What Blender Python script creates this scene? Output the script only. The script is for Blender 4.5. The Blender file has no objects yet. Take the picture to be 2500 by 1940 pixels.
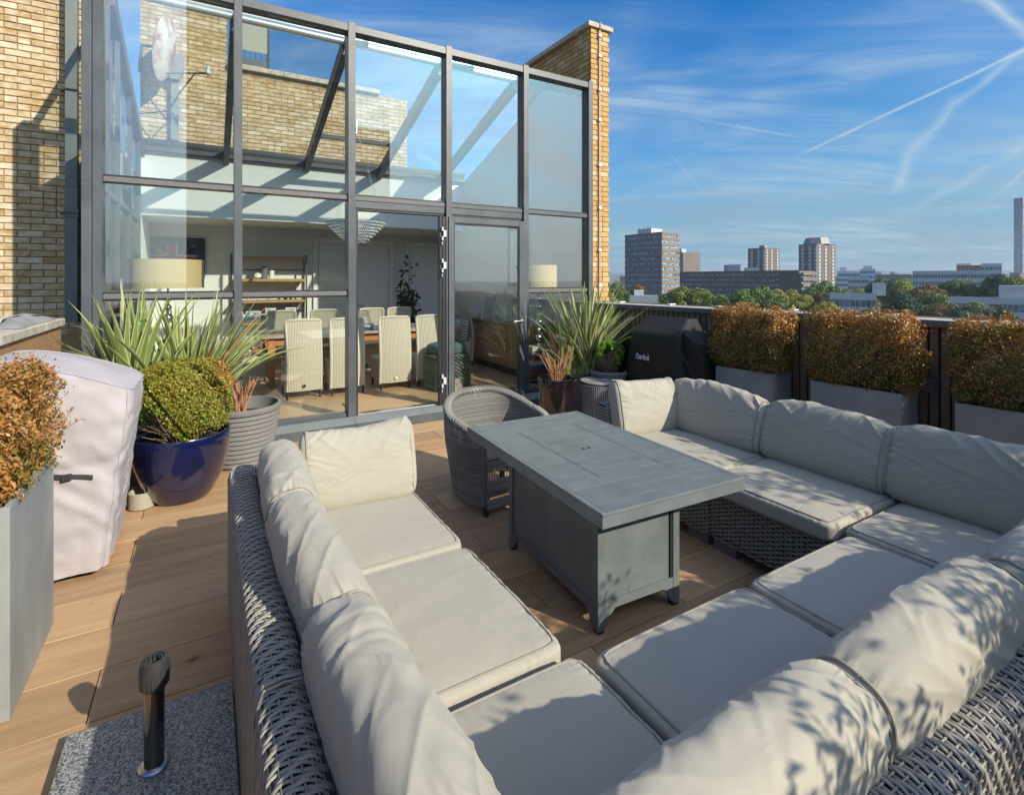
import bpy, math, random
import numpy as np
from mathutils import Vector, Matrix
random.seed(7); RNG = np.random.default_rng(7)
sc = bpy.context.scene; COL = sc.collection
PI = math.pi; R = math.radians

# ------------------------------------------------------------ camera, sky, sun
YAW = math.atan2(744, 1265)
cd = bpy.data.cameras.new('camera'); cam = bpy.data.objects.new('camera', cd); COL.objects.link(cam)
cam.location = (0, 0, 1.70); cam.rotation_euler = (PI/2, 0, -YAW)
cd.sensor_width = 36; cd.lens = 1265/2500*36; cd.shift_y = -290/2500; cd.clip_start = .05; cd.clip_end = 6000
sc.camera = cam
SUN_EL = R(30.5); SUN_AZ = R(154.5)            # azimuth clockwise from +Y
sund = Vector((math.sin(SUN_AZ)*math.cos(SUN_EL), math.cos(SUN_AZ)*math.cos(SUN_EL), math.sin(SUN_EL)))
sl = bpy.data.lights.new('sun', 'SUN'); sl.energy = 5.0; sl.angle = R(.53); sl.color = (1, .91, .74)
so = bpy.data.objects.new('sun', sl); COL.objects.link(so); so.location = (4, -10, 12)
so.rotation_euler = sund.to_track_quat('Z', 'Y').to_euler()
W = bpy.data.worlds.new('World'); sc.world = W; W.use_nodes = True
nt = W.node_tree; N = nt.nodes; L = nt.links; N.clear()
def wn(t, **k):
    n = N.new(t)
    for a, b in k.items(): setattr(n, a, b)
    return n
def wmath(op, a, b=None, clamp=False):
    n = wn('ShaderNodeMath', operation=op, use_clamp=clamp)
    for i, v in enumerate((a, b)):
        if v is None: continue
        if isinstance(v, (int, float)): n.inputs[i].default_value = v
        else: L.new(v, n.inputs[i])
    return n.outputs[0]
sky = wn('ShaderNodeTexSky', sky_type='NISHITA', sun_disc=False)
sky.sun_elevation = SUN_EL; sky.sun_rotation = SUN_AZ; sky.altitude = 60; sky.air_density = 1.0; sky.dust_density = .6; sky.ozone_density = 3.0
bg = wn('ShaderNodeBackground'); bg.inputs[1].default_value = .096
out = wn('ShaderNodeOutputWorld'); L.new(bg.outputs[0], out.inputs[0])
tc = wn('ShaderNodeTexCoord'); sep = wn('ShaderNodeSeparateXYZ'); L.new(tc.outputs['Generated'], sep.inputs[0])
zc = wmath('MAXIMUM', sep.outputs[2], .0); zz = wmath('ADD', zc, .10)
px_, py_ = wmath('DIVIDE', sep.outputs[0], zz), wmath('DIVIDE', sep.outputs[1], zz)
def cloud(rot, sx, sy, scale, detail, lo, hi, dist=.6, off=0):
    # planar cloud layer, stretched along one heading
    c, s = math.cos(rot), math.sin(rot)
    a = wmath('ADD', wmath('MULTIPLY', px_, c*sx), wmath('MULTIPLY', py_, s*sx))
    b = wmath('ADD', wmath('MULTIPLY', px_, -s*sy), wmath('MULTIPLY', py_, c*sy))
    cb = wn('ShaderNodeCombineXYZ'); L.new(a, cb.inputs[0]); L.new(b, cb.inputs[1]); cb.inputs[2].default_value = off
    n = wn('ShaderNodeTexNoise'); L.new(cb.outputs[0], n.inputs['Vector'])
    n.inputs['Scale'].default_value = scale; n.inputs['Detail'].default_value = detail; n.inputs['Roughness'].default_value = .62; n.inputs['Distortion'].default_value = dist
    m = wn('ShaderNodeMapRange', clamp=True); m.interpolation_type = 'SMOOTHSTEP'; L.new(n.outputs[0], m.inputs[0])
    m.inputs[1].default_value = lo; m.inputs[2].default_value = hi
    return m.outputs[0]
big = cloud(.3, 1, 1, .62, 3, .36, .60, .2, 7.7)
wisp = wmath('MULTIPLY', cloud(-.55, .36, 1.3, 1.7, 12, .37, .70, 1.3, 1.7), big)
haze2 = wmath('MULTIPLY', cloud(-.4, .5, 1.0, .8, 6, .35, .85, .6, 5.2), .35)
topf = wn('ShaderNodeMapRange', clamp=True); L.new(sep.outputs[2], topf.inputs[0]); topf.inputs[1].default_value = .33; topf.inputs[2].default_value = .55; topf.inputs[3].default_value = 1; topf.inputs[4].default_value = .25
mask = wmath('ADD', wmath('MULTIPLY', wmath('MULTIPLY', wisp, topf.outputs[0]), .62), wmath('MULTIPLY', haze2, big), True)
def dirpx(u, v):                                    # heading seen at a point of the sky
    a = Vector((math.sin(YAW), math.cos(YAW), 0)); b = Vector((math.cos(YAW), -math.sin(YAW), 0))
    return (a + b*((u-1250)/1265) + Vector((0, 0, (680-v)/1265))).normalized()
def dotn(v):
    n = wn('ShaderNodeVectorMath', operation='DOT_PRODUCT'); nm = wn('ShaderNodeVectorMath', operation='NORMALIZE')
    L.new(tc.outputs['Generated'], nm.inputs[0]); L.new(nm.outputs[0], n.inputs[0]); n.inputs[1].default_value = v
    return n.outputs['Value']
wob = wn('ShaderNodeTexNoise'); L.new(tc.outputs['Generated'], wob.inputs['Vector']); wob.inputs['Scale'].default_value = 9; wob.inputs['Detail'].default_value = 5
brk = wn('ShaderNodeTexNoise'); L.new(tc.outputs['Generated'], brk.inputs['Vector']); brk.inputs['Scale'].default_value = 26; brk.inputs['Detail'].default_value = 6
for (p0, p1, wid, st, wb) in [((1940, 385), (2580, 85), .0038, .8, .005), ((2180, 470), (2330, 235), .013, .6, .05), ((2320, 255), (2560, 80), .010, .5, .03),
                              ((2320, -20), (2540, 90), .012, .8, .04), ((2200, 520), (2520, 345), .010, .4, .05), ((1690, 290), (1950, 335), .0026, .5, .004),
                              ((1640, 380), (1740, 495), .003, .3, .012), ((2440, 470), (2540, 380), .004, .5, .006)]:
    a, b = dirpx(*p0), dirpx(*p1); n_ = a.cross(b).normalized(); mid = (a+b).normalized(); half = a.dot(mid)
    dist = wmath('ADD', dotn(n_), wmath('MULTIPLY', wmath('SUBTRACT', wob.outputs[0], .5), wb))
    line = wmath('SUBTRACT', 1, wmath('DIVIDE', wmath('ABSOLUTE', dist), wid), True)
    line = wmath('POWER', line, 1.4)
    m = wn('ShaderNodeMapRange', clamp=True); m.interpolation_type = 'SMOOTHSTEP'; L.new(dotn(mid), m.inputs[0])
    m.inputs[1].default_value = half-.0008; m.inputs[2].default_value = half+(1-half)*.55
    brkm = wn('ShaderNodeMapRange', clamp=True); L.new(brk.outputs[0], brkm.inputs[0]); brkm.inputs[1].default_value = .30; brkm.inputs[2].default_value = .58; brkm.inputs[3].default_value = .35
    mask = wmath('ADD', mask, wmath('MULTIPLY', wmath('MULTIPLY', wmath('MULTIPLY', line, m.outputs[0]), st), brkm.outputs[0]), True)
hz = wn('ShaderNodeMapRange', clamp=True); L.new(sep.outputs[2], hz.inputs[0]); hz.inputs[1].default_value = .05; hz.inputs[2].default_value = .42; hz.inputs[3].default_value = 1; hz.inputs[4].default_value = 0; hz.interpolation_type = 'SMOOTHSTEP'
h2 = wn('ShaderNodeMapRange', clamp=True); L.new(sep.outputs[2], h2.inputs[0]); h2.inputs[1].default_value = 0; h2.inputs[2].default_value = .17; h2.inputs[3].default_value = .75; h2.inputs[4].default_value = 0
veil = wmath('MULTIPLY', hz.outputs[0], wmath('ADD', wmath('MULTIPLY', haze2, 1.6), .58), True)
hs = wn('ShaderNodeHueSaturation'); hs.inputs['Saturation'].default_value = 1.35; hs.inputs['Value'].default_value = 1.0; L.new(sky.outputs[0], hs.inputs['Color'])
mul = wn('ShaderNodeMix', data_type='RGBA', blend_type='MULTIPLY'); mul.inputs[0].default_value = 1; L.new(hs.outputs[0], mul.inputs[6]); mul.inputs[7].default_value = (.08, 1.24, 1.56, 1)
mh = wn('ShaderNodeMix', data_type='RGBA'); L.new(veil, mh.inputs[0]); L.new(mul.outputs[2], mh.inputs[6]); mh.inputs[7].default_value = (2.9, 3.95, 5.0, 1)
mh2 = wn('ShaderNodeMix', data_type='RGBA'); L.new(h2.outputs[0], mh2.inputs[0]); L.new(mh.outputs[2], mh2.inputs[6]); mh2.inputs[7].default_value = (2.3, 3.3, 4.35, 1)
mc = wn('ShaderNodeMix', data_type='RGBA'); L.new(mask, mc.inputs[0]); L.new(mh2.outputs[2], mc.inputs[6]); mc.inputs[7].default_value = (4.4, 5.7, 6.6, 1)
sv = wmath('POWER', wmath('MAXIMUM', dotn(tuple(sund)), 0), 3)                      # added sky glow round the sun, wide and warm to fill the shade
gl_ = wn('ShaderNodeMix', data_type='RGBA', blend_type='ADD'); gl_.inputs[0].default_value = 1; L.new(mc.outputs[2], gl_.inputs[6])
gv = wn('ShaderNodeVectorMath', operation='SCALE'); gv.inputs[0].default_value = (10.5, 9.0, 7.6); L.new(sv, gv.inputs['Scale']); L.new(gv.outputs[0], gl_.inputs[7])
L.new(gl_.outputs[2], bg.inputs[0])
vs = sc.view_settings; sc.display_settings.display_device = 'sRGB'
vs.view_transform = 'Standard'; vs.look = 'None'; vs.exposure = .24; vs.gamma = 1; vs.use_curve_mapping = False
sc.render.engine = 'CYCLES'; sc.cycles.transparent_max_bounces = 24; sc.cycles.max_bounces = 10; sc.cycles.caustics_reflective = False; sc.cycles.caustics_refractive = False
sc.cycles.use_denoising = True

# ------------------------------------------------------------ materials
MATS = {}
def mat(name, c1, c2=None, rough=.6, scale=8., metal=0., spec=.5, bump=0., bscale=None, stretch=None, c3=None, island=None, detail=5, coat=0., contrast=(.35, .65), sheen=0., space='Object', tr=0.):
    if name in MATS: return MATS[name]
    m = bpy.data.materials.new(name); m.use_nodes = True; t = m.node_tree; n, l = t.nodes, t.links
    b = n['Principled BSDF']; b.inputs['Roughness'].default_value = rough; b.inputs['Metallic'].default_value = metal
    b.inputs['Specular IOR Level'].default_value = spec; b.inputs['Coat Weight'].default_value = coat; b.inputs['Coat Roughness'].default_value = .06; b.inputs['Sheen Weight'].default_value = sheen
    c1 = tuple(c1)+(1,); src = None
    if c2 or bump:
        co = n.new('ShaderNodeTexCoord'); mp = n.new('ShaderNodeMapping'); l.new(co.outputs[space], mp.inputs[0])
        if stretch: mp.inputs['Scale'].default_value = stretch
        oi = n.new('ShaderNodeObjectInfo'); va = n.new('ShaderNodeVectorMath'); va.operation = 'ADD'; mm = n.new('ShaderNodeMath'); mm.operation = 'MULTIPLY'; mm.inputs[1].default_value = 37.
        l.new(oi.outputs['Random'], mm.inputs[0]); l.new(mp.outputs[0], va.inputs[0]); l.new(mm.outputs[0], va.inputs[1])
    if c2:
        ns = n.new('ShaderNodeTexNoise'); ns.inputs['Scale'].default_value = scale; ns.inputs['Detail'].default_value = detail; ns.inputs['Roughness'].default_value = .6
        l.new(va.outputs[0], ns.inputs['Vector'])
        mr = n.new('ShaderNodeMapRange'); mr.inputs[1].default_value = contrast[0]; mr.inputs[2].default_value = contrast[1]; l.new(ns.outputs[0], mr.inputs[0])
        mx = n.new('ShaderNodeMix'); mx.data_type = 'RGBA'; l.new(mr.outputs[0], mx.inputs[0]); mx.inputs[6].default_value = c1; mx.inputs[7].default_value = tuple(c2)+(1,)
        src = mx.outputs[2]
    if island:                                       # per piece tint: list of colours
        geo = n.new('ShaderNodeNewGeometry'); oi2 = n.new('ShaderNodeObjectInfo')
        ad = n.new('ShaderNodeMath'); ad.operation = 'ADD'; l.new(geo.outputs['Random Per Island'], ad.inputs[0]); l.new(oi2.outputs['Random'], ad.inputs[1])
        fr = n.new('ShaderNodeMath'); fr.operation = 'FRACT'; l.new(ad.outputs[0], fr.inputs[0])
        rp = n.new('ShaderNodeValToRGB'); l.new(fr.outputs[0], rp.inputs[0]); e = rp.color_ramp.elements
        k = len(island); e[0].position = 0; e[0].color = tuple(island[0])+(1,); e[1].position = 1; e[1].color = tuple(island[-1])+(1,)
        for i in range(1, k-1):
            q = e.new(i/(k-1)); q.color = tuple(island[i])+(1,)
        if src:
            m2 = n.new('ShaderNodeMix'); m2.data_type = 'RGBA'; m2.inputs[0].default_value = .55; l.new(src, m2.inputs[6]); l.new(rp.outputs[0], m2.inputs[7]); src = m2.outputs[2]
        else: src = rp.outputs[0]
    if src: l.new(src, b.inputs['Base Color'])
    else: b.inputs['Base Color'].default_value = c1
    if bump:
        nb = n.new('ShaderNodeTexNoise'); nb.inputs['Scale'].default_value = bscale or scale*4; nb.inputs['Detail'].default_value = 6; l.new(va.outputs[0], nb.inputs['Vector'])
        bp = n.new('ShaderNodeBump'); bp.inputs['Strength'].default_value = 1; bp.inputs['Distance'].default_value = bump; l.new(nb.outputs[0], bp.inputs['Height']); l.new(bp.outputs[0], b.inputs['Normal'])
    if tr:                                           # light passing through thin leaves
        o = n['Material Output']; td = n.new('ShaderNodeBsdfTranslucent'); mxs = n.new('ShaderNodeMixShader'); mxs.inputs[0].default_value = tr
        if src: l.new(src, td.inputs[0])
        l.new(b.outputs[0], mxs.inputs[1]); l.new(td.outputs[0], mxs.inputs[2]); l.new(mxs.outputs[0], o.inputs[0])
    MATS[name] = m; return m
def glass(name, tint=(.86, .95, .93), f0=.10, ex=4.2):
    m = bpy.data.materials.new(name); m.use_nodes = True; n, l = m.node_tree.nodes, m.node_tree.links; n.clear()
    o = n.new('ShaderNodeOutputMaterial'); mx = n.new('ShaderNodeMixShader'); t = n.new('ShaderNodeBsdfTransparent'); g = n.new('ShaderNodeBsdfGlossy')
    t.inputs[0].default_value = tuple(tint)+(1,); g.inputs['Roughness'].default_value = 0; g.inputs['Color'].default_value = (1, .985, .97, 1)
    lw = n.new('ShaderNodeLayerWeight'); lw.inputs[0].default_value = .5; pw = n.new('ShaderNodeMath'); pw.operation = 'POWER'; l.new(lw.outputs['Facing'], pw.inputs[0]); pw.inputs[1].default_value = ex
    ma = n.new('ShaderNodeMath'); ma.operation = 'MULTIPLY_ADD'; l.new(pw.outputs[0], ma.inputs[0]); ma.inputs[1].default_value = 1-f0; ma.inputs[2].default_value = f0
    l.new(ma.outputs[0], mx.inputs[0]); l.new(t.outputs[0], mx.inputs[1]); l.new(g.outputs[0], mx.inputs[2]); l.new(mx.outputs[0], o.inputs[0])
    MATS[name] = m; return m
def mix3(a, b, t): return tuple(x*(1-t)+y*t for x, y in zip(a, b))
FRAME = mat('frame_grey', (.092, .102, .118), (.062, .07, .08), .42, 3, spec=.5, bump=.0006, bscale=40)
FRAME_D = mat('frame_dark', (.022, .023, .026), None, .4)
FRAME_W = mat('transom_weathered', (.10, .09, .095), (.17, .16, .16), .55, 30, stretch=(1, 1, 8), bump=.001)
PIPE = mat('pipe_grey', (.17, .19, .185), (.13, .15, .15), .45, 4, stretch=(1, 1, .4))
BRICK = mat('stock_brick', (.40, .25, .10), (.74, .66, .50), .9, 9, bump=.004, bscale=60, contrast=(.38, .62), island=[(.60, .49, .33), (.34, .20, .07), (.50, .37, .19), (.66, .58, .44), (.38, .235, .09), (.47, .33, .17), (.28, .17, .07)], stretch=(1, 1, 1.5))
BRICK_O = mat('orange_brick', (.50, .27, .07), (.62, .46, .24), .9, 6, bump=.004, bscale=60, island=[(.50, .28, .075), (.43, .23, .06), (.52, .34, .14), (.66, .54, .37), (.46, .26, .08), (.36, .21, .08)])
MORTAR = mat('mortar', (.36, .245, .12), (.29, .20, .10), .95, 12, bump=.003, bscale=90)
STONE = mat('coping_stone', (.58, .52, .43), (.38, .34, .28), .9, 14, bump=.004, bscale=140)
CONC_F = mat('coping_edge', (.20, .19, .19), (.11, .11, .115), .9, 60, bump=.003)
TILE = mat('wood_tile', (.30, .165, .075), (.60, .40, .22), .6, 2.6, stretch=(.7, 7, 1), contrast=(.30, .70), island=[(.50, .31, .16), (.36, .22, .12), (.58, .39, .22), (.42, .28, .17), (.32, .205, .125), (.52, .30, .14)], bump=.0015, bscale=30, detail=8)
GROUT = mat('grout', (.07, .05, .035), None, .9)
PLANTER = mat('planter_fibre', (.22, .235, .235), (.30, .315, .31), .75, 3, bump=.0015, bscale=60, stretch=(1, 1, .6))
SLAT = mat('slat_brown', (.27, .19, .13), (.21, .15, .10), .6, 3, stretch=(4, 4, .5))
SLAT_L = mat('slat_tan', (.34, .20, .10), (.28, .16, .08), .6, 3, stretch=(4, 4, .5))
CUSH = mat('cushion_fabric', (.385, .357, .292), (.355, .33, .27), .93, 1.6, bump=.0030, bscale=16, sheen=.15)
PIPING = mat('cushion_piping', (.29, .265, .225), None, .9)
WICK = mat('wicker_grey', (.22, .225, .235), None, .5, island=[(.36, .335, .30), (.26, .245, .22), (.31, .29, .26), (.20, .19, .175)])
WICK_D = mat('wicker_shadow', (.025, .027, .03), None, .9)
WICK_B = mat('wicker_charcoal', (.15, .15, .155), None, .5, island=[(.25, .235, .215), (.17, .16, .15), (.30, .285, .26)])
TABLE = mat('table_powdercoat', (.118, .135, .138), (.155, .178, .180), .55, 5, bump=.0012, bscale=160)
TABLE_D = mat('table_gap', (.008, .009, .010), None, .8)
COVER = mat('cover_lilac', (.47, .425, .455), (.38, .355, .37), .85, 3, bump=.003, bscale=7)
BLACK = mat('cover_black', (.006, .006, .0065), (.011, .011, .011), .62, 3, bump=.004, bscale=7)
WEB = mat('webbing', (.03, .03, .032), (.05, .05, .05), .8, 80)
CHROME = mat('chrome', (.82, .83, .84), None, .08, metal=1.)
STEEL = mat('brushed_steel', (.6, .6, .61), None, .28, metal=1.)
DARKCHROME = mat('dark_steel', (.22, .21, .2), None, .12, metal=1.)
PLASTIC = mat('black_plastic', (.028, .029, .031), (.045, .045, .047), .5, 20)
GRANITE = mat('granite', (.05, .055, .06), (.40, .42, .43), .45, 150, contrast=(.40, .62), detail=3, bump=.0008, bscale=200)
BLUE = mat('cobalt_glaze', (.003, .005, .034), (.005, .008, .055), .18, 4, coat=1., spec=.6, bump=.002, bscale=5)
BURG = mat('black_glaze', (.006, .005, .007), (.018, .009, .012), .12, 5, coat=.8)
RIBPOT = mat('grey_pot', (.17, .165, .16), (.21, .205, .20), .8, 60, bump=.0015)
SOIL = mat('soil', (.035, .025, .018), (.07, .05, .035), .95, 40, bump=.01)
LGREEN = mat('blade_green', (.13, .22, .04), None, .4, island=[(.15, .25, .05), (.24, .33, .09), (.34, .40, .14), (.18, .26, .07)], tr=.3)
LCREAM = mat('blade_edge', (.58, .56, .26), None, .5, tr=.3)
LBROWN = mat('dry_blade', (.34, .17, .06), (.45, .27, .12), .7, 20)
TWIG = mat('twig', (.22, .15, .10), (.32, .24, .17), .85, 30)
TWIG_R = mat('red_twig', (.34, .15, .07), (.45, .24, .13), .7, 20)
BOX_G = mat('box_leaf', (.20, .26, .03), (.38, .32, .05), .42, 5, island=[(.15, .25, .02), (.30, .33, .035), (.44, .36, .06), (.46, .26, .07), (.20, .29, .03)], tr=.35)
BOX_GT = mat('box_leaf_fresh', (.10, .24, .012), None, .4, island=[(.10, .30, .02), (.20, .38, .03), (.13, .27, .025)], tr=.25)
BOX_O = mat('box_leaf_scorched', (.48, .21, .055), (.36, .19, .05), .42, 4, island=[(.52, .22, .06), (.40, .17, .05), (.30, .21, .045), (.56, .28, .10), (.20, .17, .035), (.44, .26, .07)], tr=.2)
BOX_R = mat('box_leaf_russet', (.36, .135, .045), (.16, .11, .03), .5, 3.5, contrast=(.42, .58), island=[(.46, .17, .055), (.26, .11, .035), (.12, .11, .02), (.52, .23, .08), (.18, .13, .03), (.36, .13, .05)], tr=.15)
WHITE = mat('white_wall', (.80, .84, .82), (.78, .81, .80), .9, 2)
GREYW = mat('warm_grey_wall', (.74, .74, .70), (.71, .71, .68), .9, 2)
DOORW = mat('door_white', (.78, .78, .77), None, .5)
WOOD = mat('oak', (.36, .20, .09), (.46, .28, .13), .5, 3, stretch=(.6, 6, 6), bump=.001)
WOOD_O = mat('orange_wood', (.42, .17, .05), (.50, .23, .08), .45, 3, stretch=(6, 6, .6))
WOOD_G = mat('weathered_top', (.32, .26, .20), (.42, .36, .29), .5, 3, stretch=(.5, 6, 6))
LLOYD = mat('loom_cream', (.62, .56, .44), (.54, .49, .39), .75, 60, bump=.002, bscale=150)
SHADE = mat('lamp_shade', (.68, .52, .26), (.60, .46, .23), .85, 120, bump=.001)
GLASSP = glass('pane_glass', (.96, .992, .982), .125)
GLASSR = glass('roof_glass', (.97, .99, .985), .04, 6.)
GLASSC = glass('clear_glass', (.93, .95, .95), .25)

# ------------------------------------------------------------ object helpers
def mesh_obj(name, v, f, m, parent=None, smooth=False, kind=None, mids=None, mesh=None):
    if mesh is None:
        mesh = bpy.data.meshes.new(name)
        if isinstance(f, np.ndarray):
            v = np.asarray(v, dtype=np.float32); k = f.shape[1]
            mesh.vertices.add(len(v)); mesh.vertices.foreach_set('co', v.ravel())
            mesh.loops.add(f.size); mesh.loops.foreach_set('vertex_index', f.ravel().astype(np.int32))
            mesh.polygons.add(len(f)); mesh.polygons.foreach_set('loop_start', np.arange(0, f.size, k, dtype=np.int32))
            mesh.update(calc_edges=True)
        else:
            mesh.from_pydata([tuple(p) for p in v], [], f); mesh.update()
        if smooth: mesh.polygons.foreach_set('use_smooth', np.ones(len(mesh.polygons), dtype=bool))
        for q in (m if isinstance(m, (list, tuple)) else [m]): mesh.materials.append(q)
        if mids is not None: mesh.polygons.foreach_set('material_index', np.asarray(mids, dtype=np.int32))
    o = bpy.data.objects.new(name, mesh); COL.objects.link(o)
    if parent: o.parent = parent
    if kind: o['kind'] = kind
    return o
def tag(o, label=None, cat=None, group=None, kind=None):
    if label: o['label'] = label
    if cat: o['category'] = cat
    if group: o['group'] = group
    if kind: o['kind'] = kind
    return o
def thing(name, label, cat, loc=(0, 0, 0), rot=0, group=None):
    o = bpy.data.objects.new(name, None); COL.objects.link(o); o.location = loc; o.rotation_euler = (0, 0, rot); o.empty_display_size = .1
    return tag(o, label, cat, group)
def copy_tree(o, parent=None):
    c = o.copy(); COL.objects.link(c); c.parent = parent
    for ch in list(o.children): copy_tree(ch, c)
    return c
BOXF = [(0, 3, 2, 1), (4, 5, 6, 7), (0, 1, 5, 4), (1, 2, 6, 5), (2, 3, 7, 6), (3, 0, 4, 7)]
class MB:
    def __init__(s): s.v = []; s.f = []
    def add(s, v, f):
        k = len(s.v); s.v += [tuple(p) for p in v]; s.f += [tuple(i+k for i in q) for q in f]; return s
    def box(s, x0, x1, y0, y1, z0, z1, M=None, bev=0):
        v = [(x0, y0, z0), (x1, y0, z0), (x1, y1, z0), (x0, y1, z0), (x0, y0, z1), (x1, y0, z1), (x1, y1, z1), (x0, y1, z1)]
        f = BOXF
        if bev:
            b = bev; v = []
            for z, i in ((z0, 0), (z0+b, 1), (z1-b, 1), (z1, 0)):
                g = b*(1-i)
                c = b*.6
                v += [(x0+g+c, y0+g, z), (x1-g-c, y0+g, z), (x1-g, y0+g+c, z), (x1-g, y1-g-c, z), (x1-g-c, y1-g, z), (x0+g+c, y1-g, z), (x0+g, y1-g-c, z), (x0+g, y0+g+c, z)]
            f = [tuple(range(7, -1, -1)), tuple(range(24, 32))]
            for r in range(3):
                for i in range(8): f.append((r*8+i, r*8+(i+1) % 8, r*8+8+(i+1) % 8, r*8+8+i))
        if M is not None: v = [M @ Vector(p) for p in v]
        return s.add(v, f)
    def tube(s, pts, r, n=8, caps=True, closed=False):
        pts = [Vector(p) for p in pts]; k = len(pts); rr = r if isinstance(r, (list, tuple)) else [r]*k; v = []; prev = None
        for i, p in enumerate(pts):
            a = pts[(i-1) % k] if (i > 0 or closed) else p; b = pts[(i+1) % k] if (i < k-1 or closed) else p
            t = (b-a).normalized(); 
            if prev is None:
                u = t.orthogonal().normalized() if abs(t.z) > .9 else t.cross(Vector((0, 0, 1))).normalized()
            else: u = (prev - t*prev.dot(t)).normalized()
            prev = u; w = t.cross(u)
            for j in range(n):
                an = 2*PI*j/n; v.append(p+(u*math.cos(an)+w*math.sin(an))*rr[i])
        f = []
        for i in range(k if closed else k-1):
            for j in range(n): f.append((i*n+j, i*n+(j+1) % n, ((i+1) % k)*n+(j+1) % n, ((i+1) % k)*n+j))
        if caps and not closed: f += [tuple(range(n-1, -1, -1)), tuple(range((k-1)*n, k*n))]
        return s.add(v, f)
    def lathe(s, prof, n=32, c=(0, 0, 0), sx=1, sy=1):
        v = []; f = []; k = len(prof)
        for r, z in prof:
            for j in range(n):
                a = 2*PI*j/n; v.append((c[0]+sx*r*math.cos(a), c[1]+sy*r*math.sin(a), c[2]+z))
        for i in range(k-1):
            for j in range(n): f.append((i*n+j, i*n+(j+1) % n, (i+1)*n+(j+1) % n, (i+1)*n+j))
        if prof[0][0] > 1e-4: f.append(tuple(range(n-1, -1, -1)))
        if prof[-1][0] > 1e-4: f.append(tuple(range((k-1)*n, k*n)))
        return s.add(v, f)
    def prism(s, poly, h0, h1, axis='z', M=None):
        k = len(poly)
        def mk(p, h): return {'z': (p[0], p[1], h), 'y': (p[0], h, p[1]), 'x': (h, p[0], p[1])}[axis]
        v = [mk(p, h0) for p in poly]+[mk(p, h1) for p in poly]
        if M is not None: v = [M @ Vector(p) for p in v]
        f = [tuple(range(k-1, -1, -1)), tuple(range(k, 2*k))]+[(i, (i+1) % k, k+(i+1) % k, k+i) for i in range(k)]
        return s.add(v, f)
    def sphere(s, c, r, n=12, m=8, sx=1, sy=1, sz=1):
        return s.lathe([(max(1e-5, r*math.sin(PI*i/m)), -sz*r*math.cos(PI*i/m)) for i in range(m+1)], n, c, sx, sy)
    def go(s, name, m, parent=None, smooth=False, kind=None, world=False, fix=True):
        v = s.v
        if world and parent:
            d = Vector(parent.location); c, sn = math.cos(-parent.rotation_euler.z), math.sin(-parent.rotation_euler.z)
            v = [((p[0]-d.x)*c-(p[1]-d.y)*sn, (p[0]-d.x)*sn+(p[1]-d.y)*c, p[2]-d.z) for p in v]
        o = mesh_obj(name, v, s.f, m, parent, smooth, kind)
        if smooth:
            try: o.data.set_sharp_from_angle(angle=R(38))
            except Exception: pass
        return o
def B(name, m, x0, x1, y0, y1, z0, z1, parent=None, bev=0, kind=None, world=False, smooth=False):
    return MB().box(min(x0, x1), max(x0, x1), min(y0, y1), max(y0, y1), min(z0, z1), max(z0, z1), None, bev).go(name, m, parent, smooth, kind, world)
def struct(o): o['kind'] = 'structure'; return o
def hashn(i, j, s=0):
    x = np.sin(i*127.1+j*311.7+s*74.7)*43758.5453; return x-np.floor(x)
def vnoise(x, y, s=0):
    xi, yi = np.floor(x), np.floor(y); a, b = x-xi, y-yi; a = a*a*(3-2*a); b = b*b*(3-2*b)
    return (hashn(xi, yi, s)*(1-a)+hashn(xi+1, yi, s)*a)*(1-b)+(hashn(xi, yi+1, s)*(1-a)+hashn(xi+1, yi+1, s)*a)*b
def tubes_np(P, r, n=4, flat=None, Nn=None):
    """P: (S,K,3) strand points -> quads of little tubes; Nn optional normals (S,K,3)"""
    S, K, _ = P.shape; T = np.gradient(P, axis=1); T /= np.linalg.norm(T, axis=2, keepdims=True)+1e-9
    if Nn is None:
        Nn = np.zeros_like(P); Nn[..., 2] = 1
    A = np.cross(T, Nn); A /= np.linalg.norm(A, axis=2, keepdims=True)+1e-9; Bn = np.cross(A, T)
    rings = []
    for j in range(n):
        a = 2*PI*j/n
        rings.append(P+A*(math.cos(a)*r)+Bn*(math.sin(a)*r*(flat or 1)))
    V = np.stack(rings, axis=2).reshape(-1, 3)
    idx = np.arange(S*K*n).reshape(S, K, n); a = idx[:, :-1, :]; b = idx[:, 1:, :]
    F = np.stack([a, np.roll(a, -1, axis=2), np.roll(b, -1, axis=2), b], axis=-1).reshape(-1, 4)
    return V, F
def join_np(parts):
    V = []; F = []; k = 0
    for v, f in parts: V.append(v); F.append(f+k); k += len(v)
    return np.concatenate(V), np.concatenate(F)
def section_pts(prof, ds):
    """resample polyline (list of 2D) at ds with normals (left of travel)"""
    p = np.array(prof, float)
    for _ in range(2):                                # corner cutting
        q = [p[0]]
        for i in range(len(p)-1): q += [p[i]*.75+p[i+1]*.25, p[i]*.25+p[i+1]*.75]
        q.append(p[-1]); p = np.array(q)
    d = np.r_[0, np.cumsum(np.linalg.norm(np.diff(p, axis=0), axis=1))]; n = max(4, int(d[-1]/ds)); s = np.linspace(0, d[-1], n)
    pts = np.stack([np.interp(s, d, p[:, 0]), np.interp(s, d, p[:, 1])], 1); t = np.gradient(pts, axis=0); t /= np.linalg.norm(t, axis=1, keepdims=True)+1e-9
    return s, pts, np.stack([-t[:, 1], t[:, 0]], 1)
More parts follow.
